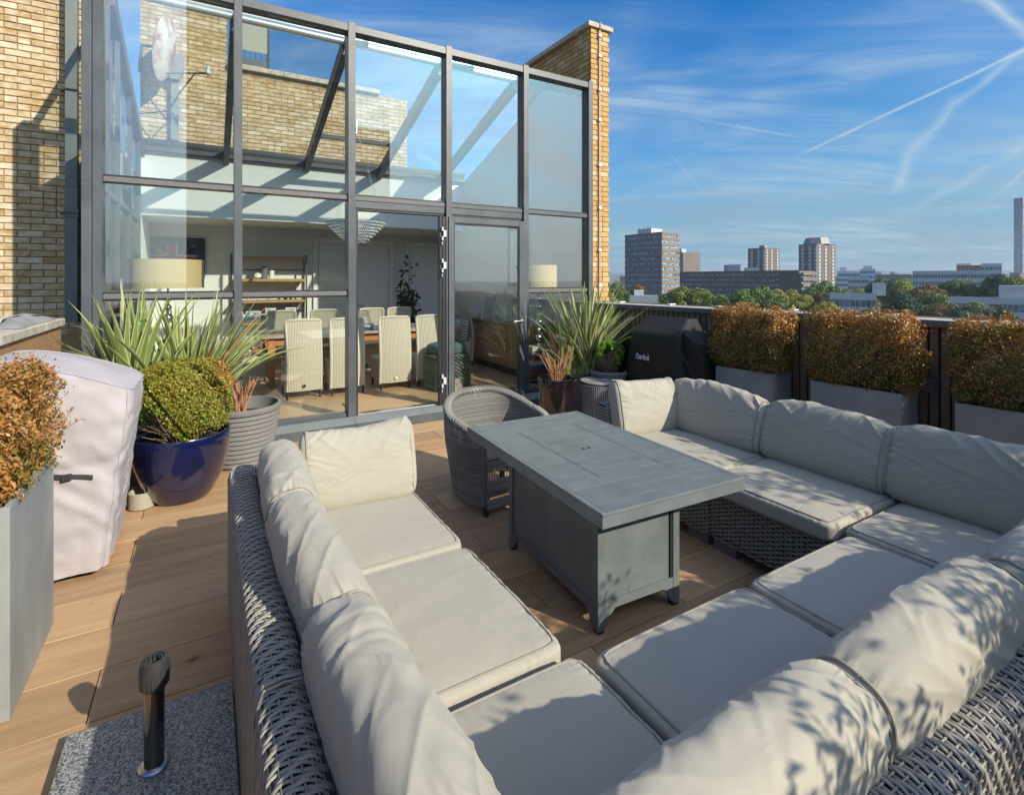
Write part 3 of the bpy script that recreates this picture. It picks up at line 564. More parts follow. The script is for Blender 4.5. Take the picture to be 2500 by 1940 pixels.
# ------------------------------------------------------------ sofa sections and cushions
def ridge(n): return 1-np.abs(2*n-1)*2
def cushion(name, Lx, Ly, T, parent, M, m=None, seed=0, wr=.006, folds=.006, crown=.012, a=9., b=4., n=46, top=0., pipe=True, bol=0., sag=1.):
    g = np.linspace(-1, 1, n); g = np.sign(g)*np.abs(g)**.8; u, v = np.meshgrid(g, g, indexing='ij'); o_ = np.ones_like(u)
    F = []; P = []
    idx = np.arange(n*n).reshape(n, n); quad = np.stack([idx[:-1, :-1], idx[1:, :-1], idx[1:, 1:], idx[:-1, 1:]], -1).reshape(-1, 4)
    for k, (X, Y, Z, flip) in enumerate([(u, v, o_, 0), (u, v, -o_, 1), (u, o_, v, 1), (u, -o_, v, 0), (o_, u, v, 0), (-o_, u, v, 1)]):
        P.append(np.stack([X, Y, Z], -1).reshape(-1, 3)); F.append((quad[:, ::-1] if flip else quad)+k*n*n)
    P = np.concatenate(P); F = np.concatenate(F)
    def shape(Q, disp=True):
        x, y, z = Q[:, 0], Q[:, 1], Q[:, 2]
        rr = ((np.abs(x)**a+np.abs(y)**a)**(b/a)+np.abs(z)**b)**(1/b); x, y, z = x/rr, y/rr, z/rr
        ex, ey = 1-np.abs(Q[:, 0]), 1-np.abs(Q[:, 1])
        if bol:                                             # back cushion: rounded front over the top, flat ends
            X0, Y0, Z0 = Q[:, 0], Q[:, 1], Q[:, 2]; m0 = np.maximum(np.abs(Y0), np.abs(Z0))+1e-9; k0 = m0/((np.abs(Y0)**bol+np.abs(Z0)**bol)**(1/bol)+1e-9); rr = (m0**11+np.abs(X0)**11)**(1/11); x, y, z = X0/rr, Y0*k0/rr, Z0*k0/rr
            q_ = np.clip(1-np.abs(x)**3, 0, 1)
            body_ = q_
        sx, sy = x*Lx/2, y*Ly/2
        body = np.clip((1-x*x)*(1-y*y), 0, 1)**.6
        if bol: sy = sy*(1+.03*q_)-sag*(Ly*.085*np.abs(x)**3.5+Ly*.05*np.clip(x*(1 if seed % 2 else -1), 0, 1)**2)*np.clip(y+.35, 0, 1.35)/1.35; sz_ = 0; sx = sx+np.sign(x)*np.abs(x)**8*.018*np.clip(1-m0*m0, 0, 1)
        edge = 1-.12*np.abs(x*y)
        Zr = z*(T/2)+np.sign(z)*np.abs(z)**.5*crown*body if not bol else z*(T/2+crown*body*.9)
        if disp:
            A1, A2 = np.exp(-ex*Lx/.11), np.exp(-ey*Ly/.11)
            wv = (.65*ridge(vnoise(sy*46+3*vnoise(sx*6, sy*6, seed), sx*7+seed, seed+1))*A1+.65*ridge(vnoise(sx*46+3*vnoise(sy*6, sx*6, seed+2), sy*7+9, seed+3))*A2)*wr
            c, s_ = math.cos(.7+seed), math.sin(.7+seed)
            q1, q2 = sx*c+sy*s_, -sx*s_+sy*c
            wv += folds*(ridge(vnoise(q1*3.2+7+2.2*vnoise(sx*3, sy*3, seed+6), q2*10, seed+4))*.7+(vnoise(sx*4.5, sy*4.5, seed+5)-.5)*1.5)
            up = np.clip(sy/Ly+.5, 0, 1)**2
            wv += top*up*ridge(vnoise(sx*15+4*vnoise(sx*4, sy*4, seed+8), sy*4+z*3, seed+7))
            if bol:
                th_ = np.arctan2(z*T, y*Ly)*.16+0*x
                A1 = np.exp(-ex*Lx/.09); crease = lambda n_: .55-np.abs(2*n_-1)**.65
                wv = .8*ridge(vnoise(th_*70+2*vnoise(sx*5, th_*8, seed), sx*6+seed, seed+1))*A1*wr
                q1, q2 = sx*.8+th_*1.1, -sx*.7+th_*1.5
                wv += folds*(1.25*crease(vnoise(q1*4+2.4*vnoise(sx*3, th_*5, seed+6), q2*15+seed, seed+4))*np.clip(.35+.9*y, 0, 1)*(.35+vnoise(sx*3.1, th_*4, seed+12))+1.5*(vnoise(sx*4, th_*6, seed+5)-.5)+1.0*crease(vnoise(q2*6, q1*24+seed, seed+14))*vnoise(sx*6, th_*9, seed+15)**2)
                wv += top*np.clip(y*1.2, 0, 1)*ridge(vnoise(sx*17+5*vnoise(sx*4, th_*7, seed+8), th_*7+3, seed+7))*vnoise(sx*3, th_*3, seed+9)*1.4
            if bol: wv = wv*(1-np.exp(-ex*Lx/.012))
            dirv = np.stack([x*np.abs(x)**6*(0 if bol else 1), y*np.abs(y)**(.5 if bol else 3), z*1.0], 1); dirv /= np.linalg.norm(dirv, axis=1, keepdims=True)+1e-6
            out = np.stack([sx, sy, Zr], 1)+dirv*wv[:, None]
        else: out = np.stack([sx, sy, Zr], 1)
        return out
    V = shape(P); q = np.round(P*1e4).astype(np.int64); key = (q[:, 0]*40003+q[:, 1])*40003+q[:, 2]
    _, first, inv = np.unique(key, return_index=True, return_inverse=True); V = V[first]; F = inv.ravel()[F]
    o = mesh_obj(name, V, F.astype(np.int64), m or CUSH, parent, True); o.matrix_local = M
    if pipe:
        t = np.linspace(0, 2*PI, 121)[:-1]; c, s_ = np.cos(t), np.sin(t); k = 1/np.maximum(np.abs(c), np.abs(s_)); c, s_ = c*k, s_*k
        for zz_ in (.93, -.93):
            if bol: Q = shape(np.stack([.985*np.sign(zz_)*np.ones_like(c), c, s_], 1), False); Q = Q*np.array([1, 1+.005/Ly, 1+.005/T])
            else: Q = shape(np.stack([c, s_, zz_*np.ones_like(c)], 1), False); Q = Q*np.array([1+.003/Lx, 1+.003/Ly, 1.0])+np.array([0, 0, .002*np.sign(zz_)])
            Pn = np.concatenate([Q, Q[:2]])[None]; Vv, Ff = tubes_np(Pn, .0042, 6)
            mesh_obj('piping', Vv, Ff, PIPING, o, True)
    return o
Rz = lambda a: Matrix.Rotation(a, 4, 'Z'); Rx = lambda a: Matrix.Rotation(a, 4, 'X'); Ry = lambda a: Matrix.Rotation(a, 4, 'Y'); T_ = lambda *p: Matrix.Translation(p)
def sofa_section(label, loc, rot, w, corner=None, arm=None, front=False, pitch=.0108, cush=True, backs=1, seat=None, fine=True):
    t = thing('sofa_section', label, 'sofa section', loc, rot, 'sections of the wicker corner sofa')
    hb = .69; D = .90; th = .125
    B('base', WICK_D, .012, w-.012, .012, D-.012, .07, .36, t); B('back', WICK_D, .012, w-.012, .012, th-.012, .36, hb-.012, t)
    prof = [(0, .06), (0, hb-.03), (.022, hb-.004), (th*.5, hb+.004), (th-.022, hb-.004), (th, hb-.04), (th, .40)]
    weave_profile('back_weave', prof, .004, w-.004, I4, t, pitch=pitch)
    for xx in (.006, w-.006):                               # wrapped rolls at both ends of the back
        rim = MB()
        for dz in (0,): rim.tube([(xx, -.002, .1)]+[(xx, -.003, hb-.05+dz), (xx, .02, hb+.004+dz*.5), (xx, th*.5, hb+.009), (xx, th-.02, hb+.004), (xx, th+.003, hb-.05), (xx, th+.003, .42)], .005, 6)
        rim.go('edge_roll', WICK, t, True)
    B('foot', mat('foot_grey', (.16, .16, .17), None, .6), .02, .18, .70, D-.02, 0, .069, t); B('foot', MATS['foot_grey'], w-.18, w-.02, .70, D-.02, 0, .069, t); B('foot', MATS['foot_grey'], .02, w-.02, .02, .10, 0, .069, t)
    MF = Matrix(((0, 1, 0, 0), (0, 0, 1, 0), (1, 0, 0, 0), (0, 0, 0, 1)))
    if front:
        weave_profile('front_weave', [(.0, D-.16), (.0, D-.02), (.02, D), (w-.02, D), (w, D-.02), (w, D-.16)], .07, .375, MF, t, pitch=.0125, stake=.03, amp=.004, r=.0052, twill=False)
    if corner:                                              # second back along one end: 'lo' x=0 or 'hi' x=w
        if corner == 'lo': Mc = T_(0, D, 0) @ Rz(-PI/2)
        else: Mc = T_(w, 0, 0) @ Rz(PI/2)
        weave_profile('side_weave', prof, th+.004 if corner == 'hi' else .004, D-.004 if corner == 'hi' else D-th-.004, Mc, t, pitch=pitch)
        if corner == 'lo': B('side_back', WICK_D, .012, th-.012, th, D-.01, .36, hb-.012, t)
        else: B('side_back', WICK_D, w-th+.012, w-.012, th, D-.01, .36, hb-.012, t)
    if arm:
        sx0, Ma = (0, T_(0, D, 0) @ Rz(-PI/2)) if arm == 'lo' else (w, T_(w, 0, 0) @ Rz(PI/2))
        weave_profile('arm_weave', prof, .10, D-.0, Ma if arm == 'hi' else T_(0, D+.0, 0) @ Rz(-PI/2) @ T_(-.0, 0, 0), t, pitch=pitch)
        if arm == 'lo': B('arm', WICK_D, .012, th-.012, th, D-.012, .36, hb-.012, t); ax = th*.5
        else: B('arm', WICK_D, w-th+.012, w-.012, th, D-.012, .36, hb-.012, t); ax = w-th*.5
        weave_profile('arm_front', [(ax-th/2, D-.1), (ax-th/2, D-.015), (ax-th/2+.02, D+.002), (ax+th/2-.02, D+.002), (ax+th/2, D-.015), (ax+th/2, D-.1)], .07, hb-.01, MF, t, pitch=.0125, stake=.028, amp=.004, r=.0052, twill=False)
    return t
S1 = sofa_section('left wicker sofa section nearest the glass with an arm and two cushions', (.10, 3.13, 0), -PI/2, .865, arm='lo')
S2 = sofa_section('left wicker sofa section second from the glass, plain back', (.10, 2.262, 0), -PI/2, .855)
S3 = sofa_section('wicker corner sofa section beside the granite parasol base', (.10, 1.40, 0), -PI/2, .97, corner='hi', pitch=.0110)
S4 = sofa_section('near wicker sofa section right of the left corner', (1.075, .43, 0), 0, .81, pitch=.0110)
S5 = sofa_section('near wicker sofa section before the right corner', (1.89, .43, 0), 0, .80, pitch=.0110)
S6 = sofa_section('wicker corner sofa section at the bottom right of the seating', (2.695, .43, 0), 0, .945, corner='hi', pitch=.0110)
S7 = sofa_section('right wicker sofa section opposite the table, plain back', (3.64, 1.375, 0), PI/2, .82, front=True, pitch=.014)
S8 = sofa_section('right wicker sofa section nearest the black grill with an arm', (3.64, 2.20, 0), PI/2, 1.10, arm='hi', front=True, pitch=.014)
def inv(t): return t.matrix_basis.inverted() if False else (Matrix.Translation(t.location) @ Rz(t.rotation_euler.z)).inverted()
def seatc(t, x0, x1, y0, y1, seed, zt=.470, **k):
    c = Matrix.Translation(((x0+x1)/2, (y0+y1)/2, zt-.055)); cushion('seat_cushion', x1-x0, y1-y0, .105, t, inv(t) @ c, seed=seed, wr=.0034, folds=.0020, crown=.013, a=14, b=7, n=72, **k)
seatc(S1, .33, 1.045, 2.20, 3.0, 11); seatc(S2, .33, 1.05, 1.415, 2.19, 12); seatc(S3, .33, 1.06, .62, 1.375, 13, .474)
seatc(S4, 1.085, 1.885, .62, 1.345, 14); seatc(S5, 1.90, 2.69, .62, 1.345, 15); seatc(S6, 2.735, 3.46, .62, 1.40, 16, .462)
seatc(S7, 2.685, 3.46, 1.42, 2.20, 17); seatc(S8, 2.685, 3.46, 2.21, 3.17, 18)
def backc(t, mid, w, head, seed, lean=16, H=.435, T=.20, zb=.450, **k):
    # head: direction the front of the cushion faces (angle of its outward normal)
    hr = random.Random(seed); Mb = Matrix.Translation((mid[0], mid[1], zb)) @ Rz(head+PI/2+R(hr.uniform(-3.5, 3.5))) @ Rx(R(-lean+hr.uniform(-2.5, 2.5))) @ Ry(R(hr.uniform(-1.2, 1.2))) @ T_(0, 0, H/2) @ Rx(PI/2)
    cushion('back_cushion', w, H, T, t, inv(t) @ Mb, seed=seed, wr=.008, folds=.0095, crown=.014, top=.007, n=104, bol=3.0, **k)
for t, m_, w, s_ in ((S1, (.375, 2.63), .79, 21), (S2, (.382, 1.86), .78, 22), (S3, (.378, 1.09), .79, 23)): backc(t, m_, w, 0, s_, lean=12)
for t, m_, w, s_ in ((S4, (.84, .685), .82, 24), (S5, (1.65, .69), .83, 25), (S6, (2.47, .69), .82, 26)): backc(t, m_, w, PI/2, s_)
for t, m_, w, s_ in ((S6, (3.36, 1.08), .80, 27), (S7, (3.36, 1.86), .80, 28), (S8, (3.36, 2.68), .86, 29)): backc(t, m_, w, PI, s_)
def pillow(label, mid, w, head, seed, lean, H=.41, T=.15, zb=.455):
    t = thing('scatter_cushion', label, 'cushion', (mid[0], mid[1], zb), 0, 'pillows standing at the sofa ends')
    Mb = Rz(head+PI/2) @ Rx(R(-lean)) @ T_(0, 0, H/2) @ Rx(PI/2)
    cushion('pad', w, H, T, t, Mb, seed=seed, wr=.009, folds=.009, crown=.02, top=.007, n=80, bol=3.6, sag=-.75)
pillow('cream pillow leaning at the far end of the left sofa', (.73, 2.88), .60, -PI/2-.06, 31, 15)
pillow('cream pillow with leaf shadows at the far end of the right sofa', (3.06, 3.04), .58, -PI/2-.12, 32, 13)

# ------------------------------------------------------------ fire pit table
TT = thing('fire_table', 'grey slatted rectangular fire pit table between the sofas', 'table', (1.888, 2.365, 0), R(-2.7))
TL, TW, TZ = 1.445, .878, .72; hx, hy = TW/2, TL/2
o = MB().box(-hx, hx, -hy, hy, TZ-.062, TZ-.012); o.go('top_body', TABLE, TT)
bd = .028
for q in ((-hx, hx, -hy, -hy+.008), (-hx, hx, hy-.008, hy), (-hx, -hx+bd, -hy+.0085, hy-.0085), (hx-bd, hx, -hy+.0085, hy-.0085)): B('border', TABLE, q[0], q[1], q[2], q[3], TZ-.0118, TZ, TT, .0015)
ns = 17; y0 = -hy+.0095; sp = (TL-.019)/ns; i0, i1 = 4, 14; cx0, cx1 = -.195, .205
B('groove_bed', TABLE_D, -hx+bd+.0001, hx-bd-.0001, -hy+.009, hy-.009, TZ-.0117, TZ-.009, TT)
for i in range(ns):
    a, b = y0+i*sp, y0+(i+1)*sp-.0062
    xs = [(-hx+bd+.0005, hx-bd-.003)] if not i0 <= i < i1 else [(-hx+bd+.0005, cx0-.012), (cx0, cx1), (cx1+.003, cx1+.012), (cx1+.015, hx-bd-.003)]
    if i0 <= i < i1: B('slat', TABLE, cx0-.0095, cx0-.003, a, b+.0025, TZ-.0058, TZ-.0002, TT)
    for xa, xb in xs: B('slat', TABLE, xa, xb, a, b, TZ-.0088, TZ, TT)
hm = MB()
for s_ in (-1, 1): hm.prism([(s_*.012+.016*math.cos(t)*1.0, .016*math.sin(t)) for t in [(-PI/2 if s_ > 0 else PI/2)+PI*k/10 for k in range(11)]], TZ+.0003, TZ+.0012)
hm.go('finger_hole', TABLE_D, TT)
bx, by0, by1 = .265, -.46, .46
B('end_panel', TABLE, -bx+.028, bx-.05, by0+.012, by0+.020, .145, TZ-.063, TT, .001); B('end_panel', TABLE, -bx+.028, bx-.028, by1-.020, by1-.012, .145, TZ-.063, TT)
B('side_panel', TABLE, -bx+.010, -bx+.018, by0+.055, by1-.055, .10, TZ-.063, TT); B('side_panel', TABLE, bx-.018, bx-.010, by0+.055, by1-.055, .10, TZ-.063, TT)
for sx in (-1, 1):
    for sy in (-1, 1):
        x_, y_ = sx*(bx-.022), sy*(.46-.022); B('leg', TABLE, x_-.022, x_+.022, y_-.022, y_+.022, .012, TZ-.063, TT, .003)
        B('foot', TABLE_D, x_-.020, x_+.020, y_-.020, y_+.020, 0, .0115, TT, .003)
B('dark_slot', TABLE_D, bx-.062, bx-.0445, by0+.004, by0+.014, .15, TZ-.063, TT)
ar = [(-bx+.044, .02)]+[(-bx+.044+.07*(1-math.cos(t)), .02+.10*math.sin(t)) for t in [PI/2*k/8 for k in range(9)]]
poly = [(-bx+.045, .15), (-bx+.045, .03)]+[(-bx+.045+.012+.06*(k/8), .03+.075*math.sin(PI/2*k/8)) for k in range(9)]+[(bx-.045-.012-.06*(k/8), .03+.075*math.sin(PI/2*k/8)) for k in range(8, -1, -1)]+[(bx-.045, .03), (bx-.045, .15)]
MB().prism(poly, by0+.002, by0+.018, 'y').go('bottom_rail', TABLE, TT)
poly = [(by0+.045, .13), (by0+.045, .03)]+[(by0+.057+.06*(k/8), .03+.06*math.sin(PI/2*k/8)) for k in range(9)]+[(by1-.057-.06*(k/8), .03+.06*math.sin(PI/2*k/8)) for k in range(8, -1, -1)]+[(by1-.045, .03), (by1-.045, .13)]
for s_ in (-1, 1): MB().prism(poly, s_*(bx-.012)-.008, s_*(bx-.012)+.008, 'x').go('bottom_rail', TABLE, TT)

# ------------------------------------------------------------ wicker tub chair, stool
tc_ = thing('tub_chair', 'charcoal wicker tub chair at the far end of the table', 'chair', (1.97, 3.58, 0), R(4))
def tubfn(off, q0, q1, ang0, ang1, n1, z0, ztop, rowp, tall=True):
    """weavers run round the tub at each height; returns strand points and normals"""
    rows = int((.78-z0)/rowp); Ps = []; Ns = []
    return rows
def tub_point(a, z, off=0):
    # horseshoe plan: a=0 is the back (+y); waist narrower low down
    fl = 1+.06*math.cos((z-.62)*5.2)-.10*max(0, (.42-z))*1.6
    rx, ry = .345*fl, .335*fl; e = .72
    c, s_ = math.cos(a), math.sin(a)
    x = rx*math.copysign(abs(s_)**e, s_); y = ry*math.copysign(abs(c)**e, c)
    n_ = Vector((x/rx**2, y/ry**2, 0)).normalized(); return Vector((x, y, z))+n_*off, n_
def tub_top(a): return .585+.175*(math.cos(min(abs(a), 2.35)/2.35*PI)+1)/2
def tub_weave(off, name, z0, pitch=.0095, stakes=72, sgn=1, amax=2.30):
    parts = []; aa = np.linspace(-amax, amax, stakes*3+1); n = int((.80-z0)/pitch)
    for k in range(n):
        z = z0+k*pitch; seg = []
        pts = []; nr = []
        for j, a in enumerate(aa):
            if z > tub_top(a)-.012:
                if len(pts) > 3: parts.append((pts, nr))
                pts, nr = [], []; continue
            p, nn = tub_point(a, z, off+sgn*.0026*math.sin(PI*j/3+(k % 2)*PI)); pts.append(p); nr.append(nn)
        if len(pts) > 3: parts.append((pts, nr))
    out = [tubes_np(np.array([[tuple(q) for q in p]]), .0042, 4, .8, np.array([[tuple(q) for q in nn]])) for p, nn in parts]
    Q = []
    for j in range(0, stakes, 2):
        a = aa[j*3+1]; zt = tub_top(a)-.01
        if zt > z0+.05: Q.append([tuple(tub_point(a, z0+(zt-z0)*i/7, off)[0]) for i in range(8)])
    out.append(tubes_np(np.array(Q), .0030, 4, 1, None if False else np.tile(np.array([0., 1, 0]), (len(Q), 8, 1))))
    V, F = join_np(out); o = mesh_obj(name, V, F, WICK_B, tc_, True); o['kind'] = 'stuff'
tub_weave(.022, 'outer_weave', .055); tub_weave(-.022, 'inner_weave', .38, sgn=-1)
V = []; f = []
aa = np.linspace(-2.28, 2.28, 50)
for a in aa:
    zt = tub_top(a)-.015
    for q in range(6): V.append(tub_point(a, .08+(zt-.08)*q/5)[0])
for i in range(49):
    for q in range(5): f.append((i*6+q, i*6+6+q, i*6+7+q, i*6+1+q))
rimm = MB()
pr = [tub_point(a, tub_top(a))[0] for a in np.linspace(-2.32, 2.32, 90)]
rimm.tube(pr, .027, 10).go('rim_core', WICK_B, tc_, True)
hel = []
for s_ in (0, PI*2/3, PI*4/3):
    pts = []
    for k in range(560):
        a = -2.32+4.64*k/559; p, nn = tub_point(a, tub_top(a)); th = s_+k*.40; pts.append(p+nn*(.030*math.cos(th))+Vector((0, 0, .030*math.sin(th))))
    hel.append(pts)
V1, F1 = join_np([tubes_np(np.array([[tuple(q) for q in h]]), .0052, 4, 1, np.tile(np.array([0., 0, 1.]), (1, 560, 1))) for h in hel])
mesh_obj('rim_weave', V1, F1, WICK_B, tc_, True)['kind'] = 'stuff'
sp_ = [tub_point(a, .40, -.03)[0] for a in np.linspace(-2.2, 2.2, 24)]
MB().prism([(p.x, p.y) for p in sp_], .345, .392).go('seat', WICK_D, tc_)
st_ = MB()
for k in range(40): st_.tube([(-.30+.0155*k, -.275, .397), (-.30+.0155*k, .26, .397)], .0062, 5)
st_.go('seat_weave', WICK, tc_, True, 'stuff')
fr = MB()
for k in range(8): fr.tube([(-.27, -.285, .33+k*.008), (.27, -.285, .33+k*.008)], .0045, 5)
for k in range(9): fr.tube([(-.27, -.285, .05+k*.008), (.27, -.285, .05+k*.008)], .0045, 5)
for k in range(10): fr.tube([(-.27, -.285, .17+k*.009), (.27, -.285, .17+k*.009)], .0045, 5)
for k in range(26): fr.tube([(-.265+k*.0212, -.28, .055), (-.265+k*.0212, -.28, .39)], .003, 4)
fr.go('front_weave', WICK_B, tc_, True, 'stuff')
for x_, y_ in ((-.27, -.27), (.27, -.27), (-.22, .27), (.22, .27)): MB().lathe([(.022, .0), (.024, .055)], 10, (x_, y_, 0)).go('foot', PLASTIC, tc_, True)
for s_ in (-1, 1):
    ap = [tub_point(s_*2.32, z, 0)[0] for z in np.linspace(.05, .60, 8)]; MB().tube(ap, .027, 10).go('arm_post', WICK_B, tc_, True)
st = thing('wicker_stool', 'round ribbed wicker stool left of the right sofa', 'stool', (3.98, 4.72, 0))
pr_ = [(.225, .0), (.215, .12), (.205, .25), (.22, .38), (.235, .46), (.238, .485)]
MB().lathe(pr_+[(.20, .495), (1e-4, .50)], 40).go('core', WICK_D, st, True)
Q = []
for k in range(64):
    a = 2*PI*k/64; Q.append([(math.cos(a)*(r_+.004), math.sin(a)*(r_+.004), z) for r_, z in [(np.interp(z, [p[1] for p in pr_], [p[0] for p in pr_]), z) for z in np.linspace(.01, .48, 12)]])
V1, F1 = tubes_np(np.array(Q), .0085, 6, .8, np.tile(np.array([0., 0.01, .0]), (64, 12, 1))+np.array([[[math.cos(2*PI*k/64), math.sin(2*PI*k/64), 0]]*12 for k in range(64)]))
LOOM2 = mat('loom_grey', (.34, .33, .31), (.26, .255, .24), .75, 60, bump=.0015, bscale=200)
mesh_obj('side_rib', V1, F1, LOOM2, st, True)['kind'] = 'stuff'
rb = MB()
for k in range(11): rb.tube([(math.cos(t)*(.018+.0205*k), math.sin(t)*(.018+.0205*k), .502+.003*math.sin(k)) for t in np.linspace(0, 2*PI, 40)[:-1]], .0105, 6, closed=True)
rb.go('top_coil', LOOM2, st, True, 'stuff')
rb = MB()
for k in range(40):
    a = 2*PI*k/40; rb.tube([(.01*math.cos(a), .01*math.sin(a), .514), (.232*math.cos(a), .232*math.sin(a), .508)], .0028, 4)
rb.go('top_spoke', LOOM2, st, True, 'stuff')

# ------------------------------------------------------------ parasol base, covers, grill
pb = thing('parasol_base', 'granite slab parasol base with a polished steel tube', 'parasol base', (-.17, 2.15, 0))
B('slab', GRANITE, -.44, .09, 1.86, 2.43, .0, .05, pb, .004, world=True)
MB().lathe([(.046, .0505), (.046, .056), (.036, .062)], 32, (-.155, 2.13, 0)).go('flange', STEEL, pb, True, world=True)
MB().lathe([(.030, .0565), (.030, .345)], 32, (-.155, 2.13, 0)).go('tube', DARKCHROME, pb, True, world=True)
MB().lathe([(.036, .318), (.042, .326), (.043, .392), (.039, .412), (.030, .416), (.028, .39), (.027, .35)], 32, (-.155, 2.13, 0)).go('clamp_collar', PLASTIC, pb, True, world=True)
g_ = MB()
for k in range(10): a = 2*PI*k/10; g_.box(-.0025, .0025, .0415, .0455, .33, .39, T_(-.155, 2.13, 0) @ Rz(a)); g_.box(-.004, .004, .020, .028, .37, .412, T_(-.155, 2.13, 0) @ Rz(a))
g_.go('grip_rib', PLASTIC, pb, world=True)
for q, (x_, y_, lab) in enumerate(((.05, 4.62, 'tiny dry leaf on the deck right of the cobalt pot'), (-.52, 3.45, 'tiny dry leaf on the deck beside the left planter'), (1.32, 4.9, 'tiny dry leaf on the deck in front of the door sill'), (-.30, 1.75, 'small dry leaf near the granite slab edge'))):
    l_2 = thing('fallen_leaf', lab, 'leaf', (x_, y_, .003), q*1.3); MB().add([(-.014, 0, 0), (0, .006, .004), (.016, .002, .002), (0, -.006, .005)], [(0, 1, 2, 3)]).go('blade', LBROWN, l_2)
lf = thing('fallen_leaf', 'small dry curled leaf lying on the deck tiles', 'leaf', (-.06, 2.72, .003))
MB().add([(-.03, 0, 0), (0, .012, .006), (.035, .004, .004), (0, -.010, .009), (.02, .02, .012)], [(0, 1, 2, 3), (1, 4, 2)]).go('blade', LBROWN, lf)
# lilac cover over the small grill on the left
gc = thing('covered_barbecue', 'pale lilac fabric cover strapped over a barbecue by the left parapet', 'barbecue cover', (-.72, 4.2, 0))
def cover_pt(u, h):
    """u runs round the footprint 0..1 anticlockwise from the near left corner, h is 0 bottom..1 shoulder"""
    xl, xr, yn, yf = -1.02, -.37, 3.66, 4.33
    P4 = [(xl, yn), (xr, yn), (xr, yf), (xl, yf)]; s_ = (u % 1)*4; i = int(s_) % 4; t = s_-int(s_)
    x = P4[i][0]*(1-t)+P4[(i+1) % 4][0]*t; y = P4[i][1]*(1-t)+P4[(i+1) % 4][1]*t
    cx_, cy_ = -.70, 4.0; e = 7.
    dx, dy = (x-cx_)/.33, (y-cy_)/.335; rr = (abs(dx)**e+abs(dy)**e)**(1/e); k = 1/max(rr, .6) if rr > 1 else 1/rr*rr; x, y = cx_+(x-cx_)*k, cy_+(y-cy_)*k
    xn = (x-xl)/(xr-xl); zs = 1.27-.22*max(0, xn)**1.7-.02*(1-xn)
    z = .045+(zs-.045)*h
    w_ = math.exp(-((z-.60)/.10)**2); low = max(0, min(1, 1-z/.95)); lw = max(0, 1-z/.60)
    fold = ridge(np.array(math.modf(u*13+.35*math.sin(u*23))[0]))*.5; k_ = 1-.40*low-.035*w_+float(fold)*.045*lw**.7
    x2 = cx_+(x-cx_)*k_; y2 = cy_+(y-cy_)*(1-.04*w_+float(fold)*.03*lw)
    if y2 < cy_: y2 += .07*low
    else: y2 += .25*low*(y2-cy_)/.33
    return Vector((x2, y2, z))
NU, NH = 200, 44
V = np.array([[tuple(cover_pt(i/NU, j/NH)) for j in range(NH+1)] for i in range(NU)])
Xn = V[..., 0]; Zc = V[..., 2]; nv = vnoise(np.arange(NU)[:, None]/9., Zc*5, 4)
dg = (ridge(vnoise((Xn*1.0+V[..., 1])*7+Zc*9, (Xn-V[..., 1])*2+Zc*1.5, 7))*.010+ridge(vnoise(V[..., 1]*16-Zc*14, Zc*4.2, 17))*.007+ridge(vnoise(Xn*22+Zc*17, Zc*5-Xn*4, 27))*.004)*np.clip(1-np.abs(Zc-.62)*1.0, .1, 1)
cen = np.array([-.70, 4.0, 0]); dd = V-cen; dd[..., 2] = 0; dd /= np.linalg.norm(dd, axis=2, keepdims=True)+1e-6; V = V+dd*dg[..., None]
idx = np.arange(NU*(NH+1)).reshape(NU, NH+1); a = idx; b = np.roll(idx, -1, axis=0); F = np.stack([a[:, :-1], b[:, :-1], b[:, 1:], a[:, 1:]], -1).reshape(-1, 4)
o = mesh_obj('side_panel', V.reshape(-1, 3)-np.array([-.72, 4.2, 0]), F, COVER, gc, True)
top = V[:, -1, :]; rings = []
for q in range(9):
    k = 1-q/8*.999; r_ = cen[:2]+(top[:, :2]-cen[:2])*k; xn = (r_[:, 0]+1.02)/.65; zt_ = 1.27-.22*np.clip(xn, 0, 2)**1.7-.02*(1-xn)+.022*(1-k**2)+.004*np.sin(r_[:, 1]*22+r_[:, 0]*9)*(1-k)
    rings.append(np.column_stack([r_, zt_+.001]))
V2 = np.stack(rings, 1); idx = np.arange(NU*9).reshape(NU, 9); b = np.roll(idx, -1, axis=0); F2 = np.stack([idx[:, :-1], b[:, :-1], b[:, 1:], idx[:, 1:]], -1).reshape(-1, 4)
mesh_obj('top_panel', V2.reshape(-1, 3)-np.array([-.72, 4.2, 0]), F2, COVER, gc, True)
SE = mat('cover_seam', (.36, .34, .37), None, .8)
MB().tube([tuple(p+np.array([0, 0, .002])) for p in top[::2]], .0035, 5, closed=True).go('seam', SE, gc, True, world=True)
for i in (int(NU*.25), int(NU*.5)): MB().tube([tuple(V[i, j]+dd[i, j]*.002) for j in range(0, NH+1, 2)], .0028, 5).go('seam', SE, gc, True, world=True)
jj = 22; strap = [tuple(V[i, jj]+dd[i, jj]*.008+np.array([0, 0, .014*(i/50.-.5)])) for i in range(22, 39)]
sb_ = MB()
for i in range(len(strap)-1):
    p, q = strap[i], strap[i+1]; k = len(sb_.v); sb_.v += [(p[0], p[1], p[2]-.013), (q[0], q[1], q[2]-.013), (q[0], q[1], q[2]+.013), (p[0], p[1], p[2]+.013)]; sb_.f.append((k, k+1, k+2, k+3))
sb_.go('strap', WEB, gc, world=True)
p = strap[6]; B('buckle', PLASTIC, p[0]-.022, p[0]+.022, p[1]-.014, p[1]-.003, p[2]-.018, p[2]+.018, gc, .003, world=True)
p = onY(37, 868, 3.66); p = Vector((-.93, 3.655, 1.215)); B('tab', WEB, p.x-.022, p.x+.022, p.y-.012, p.y-.004, p.z-.055, p.z+.005, gc, world=True)
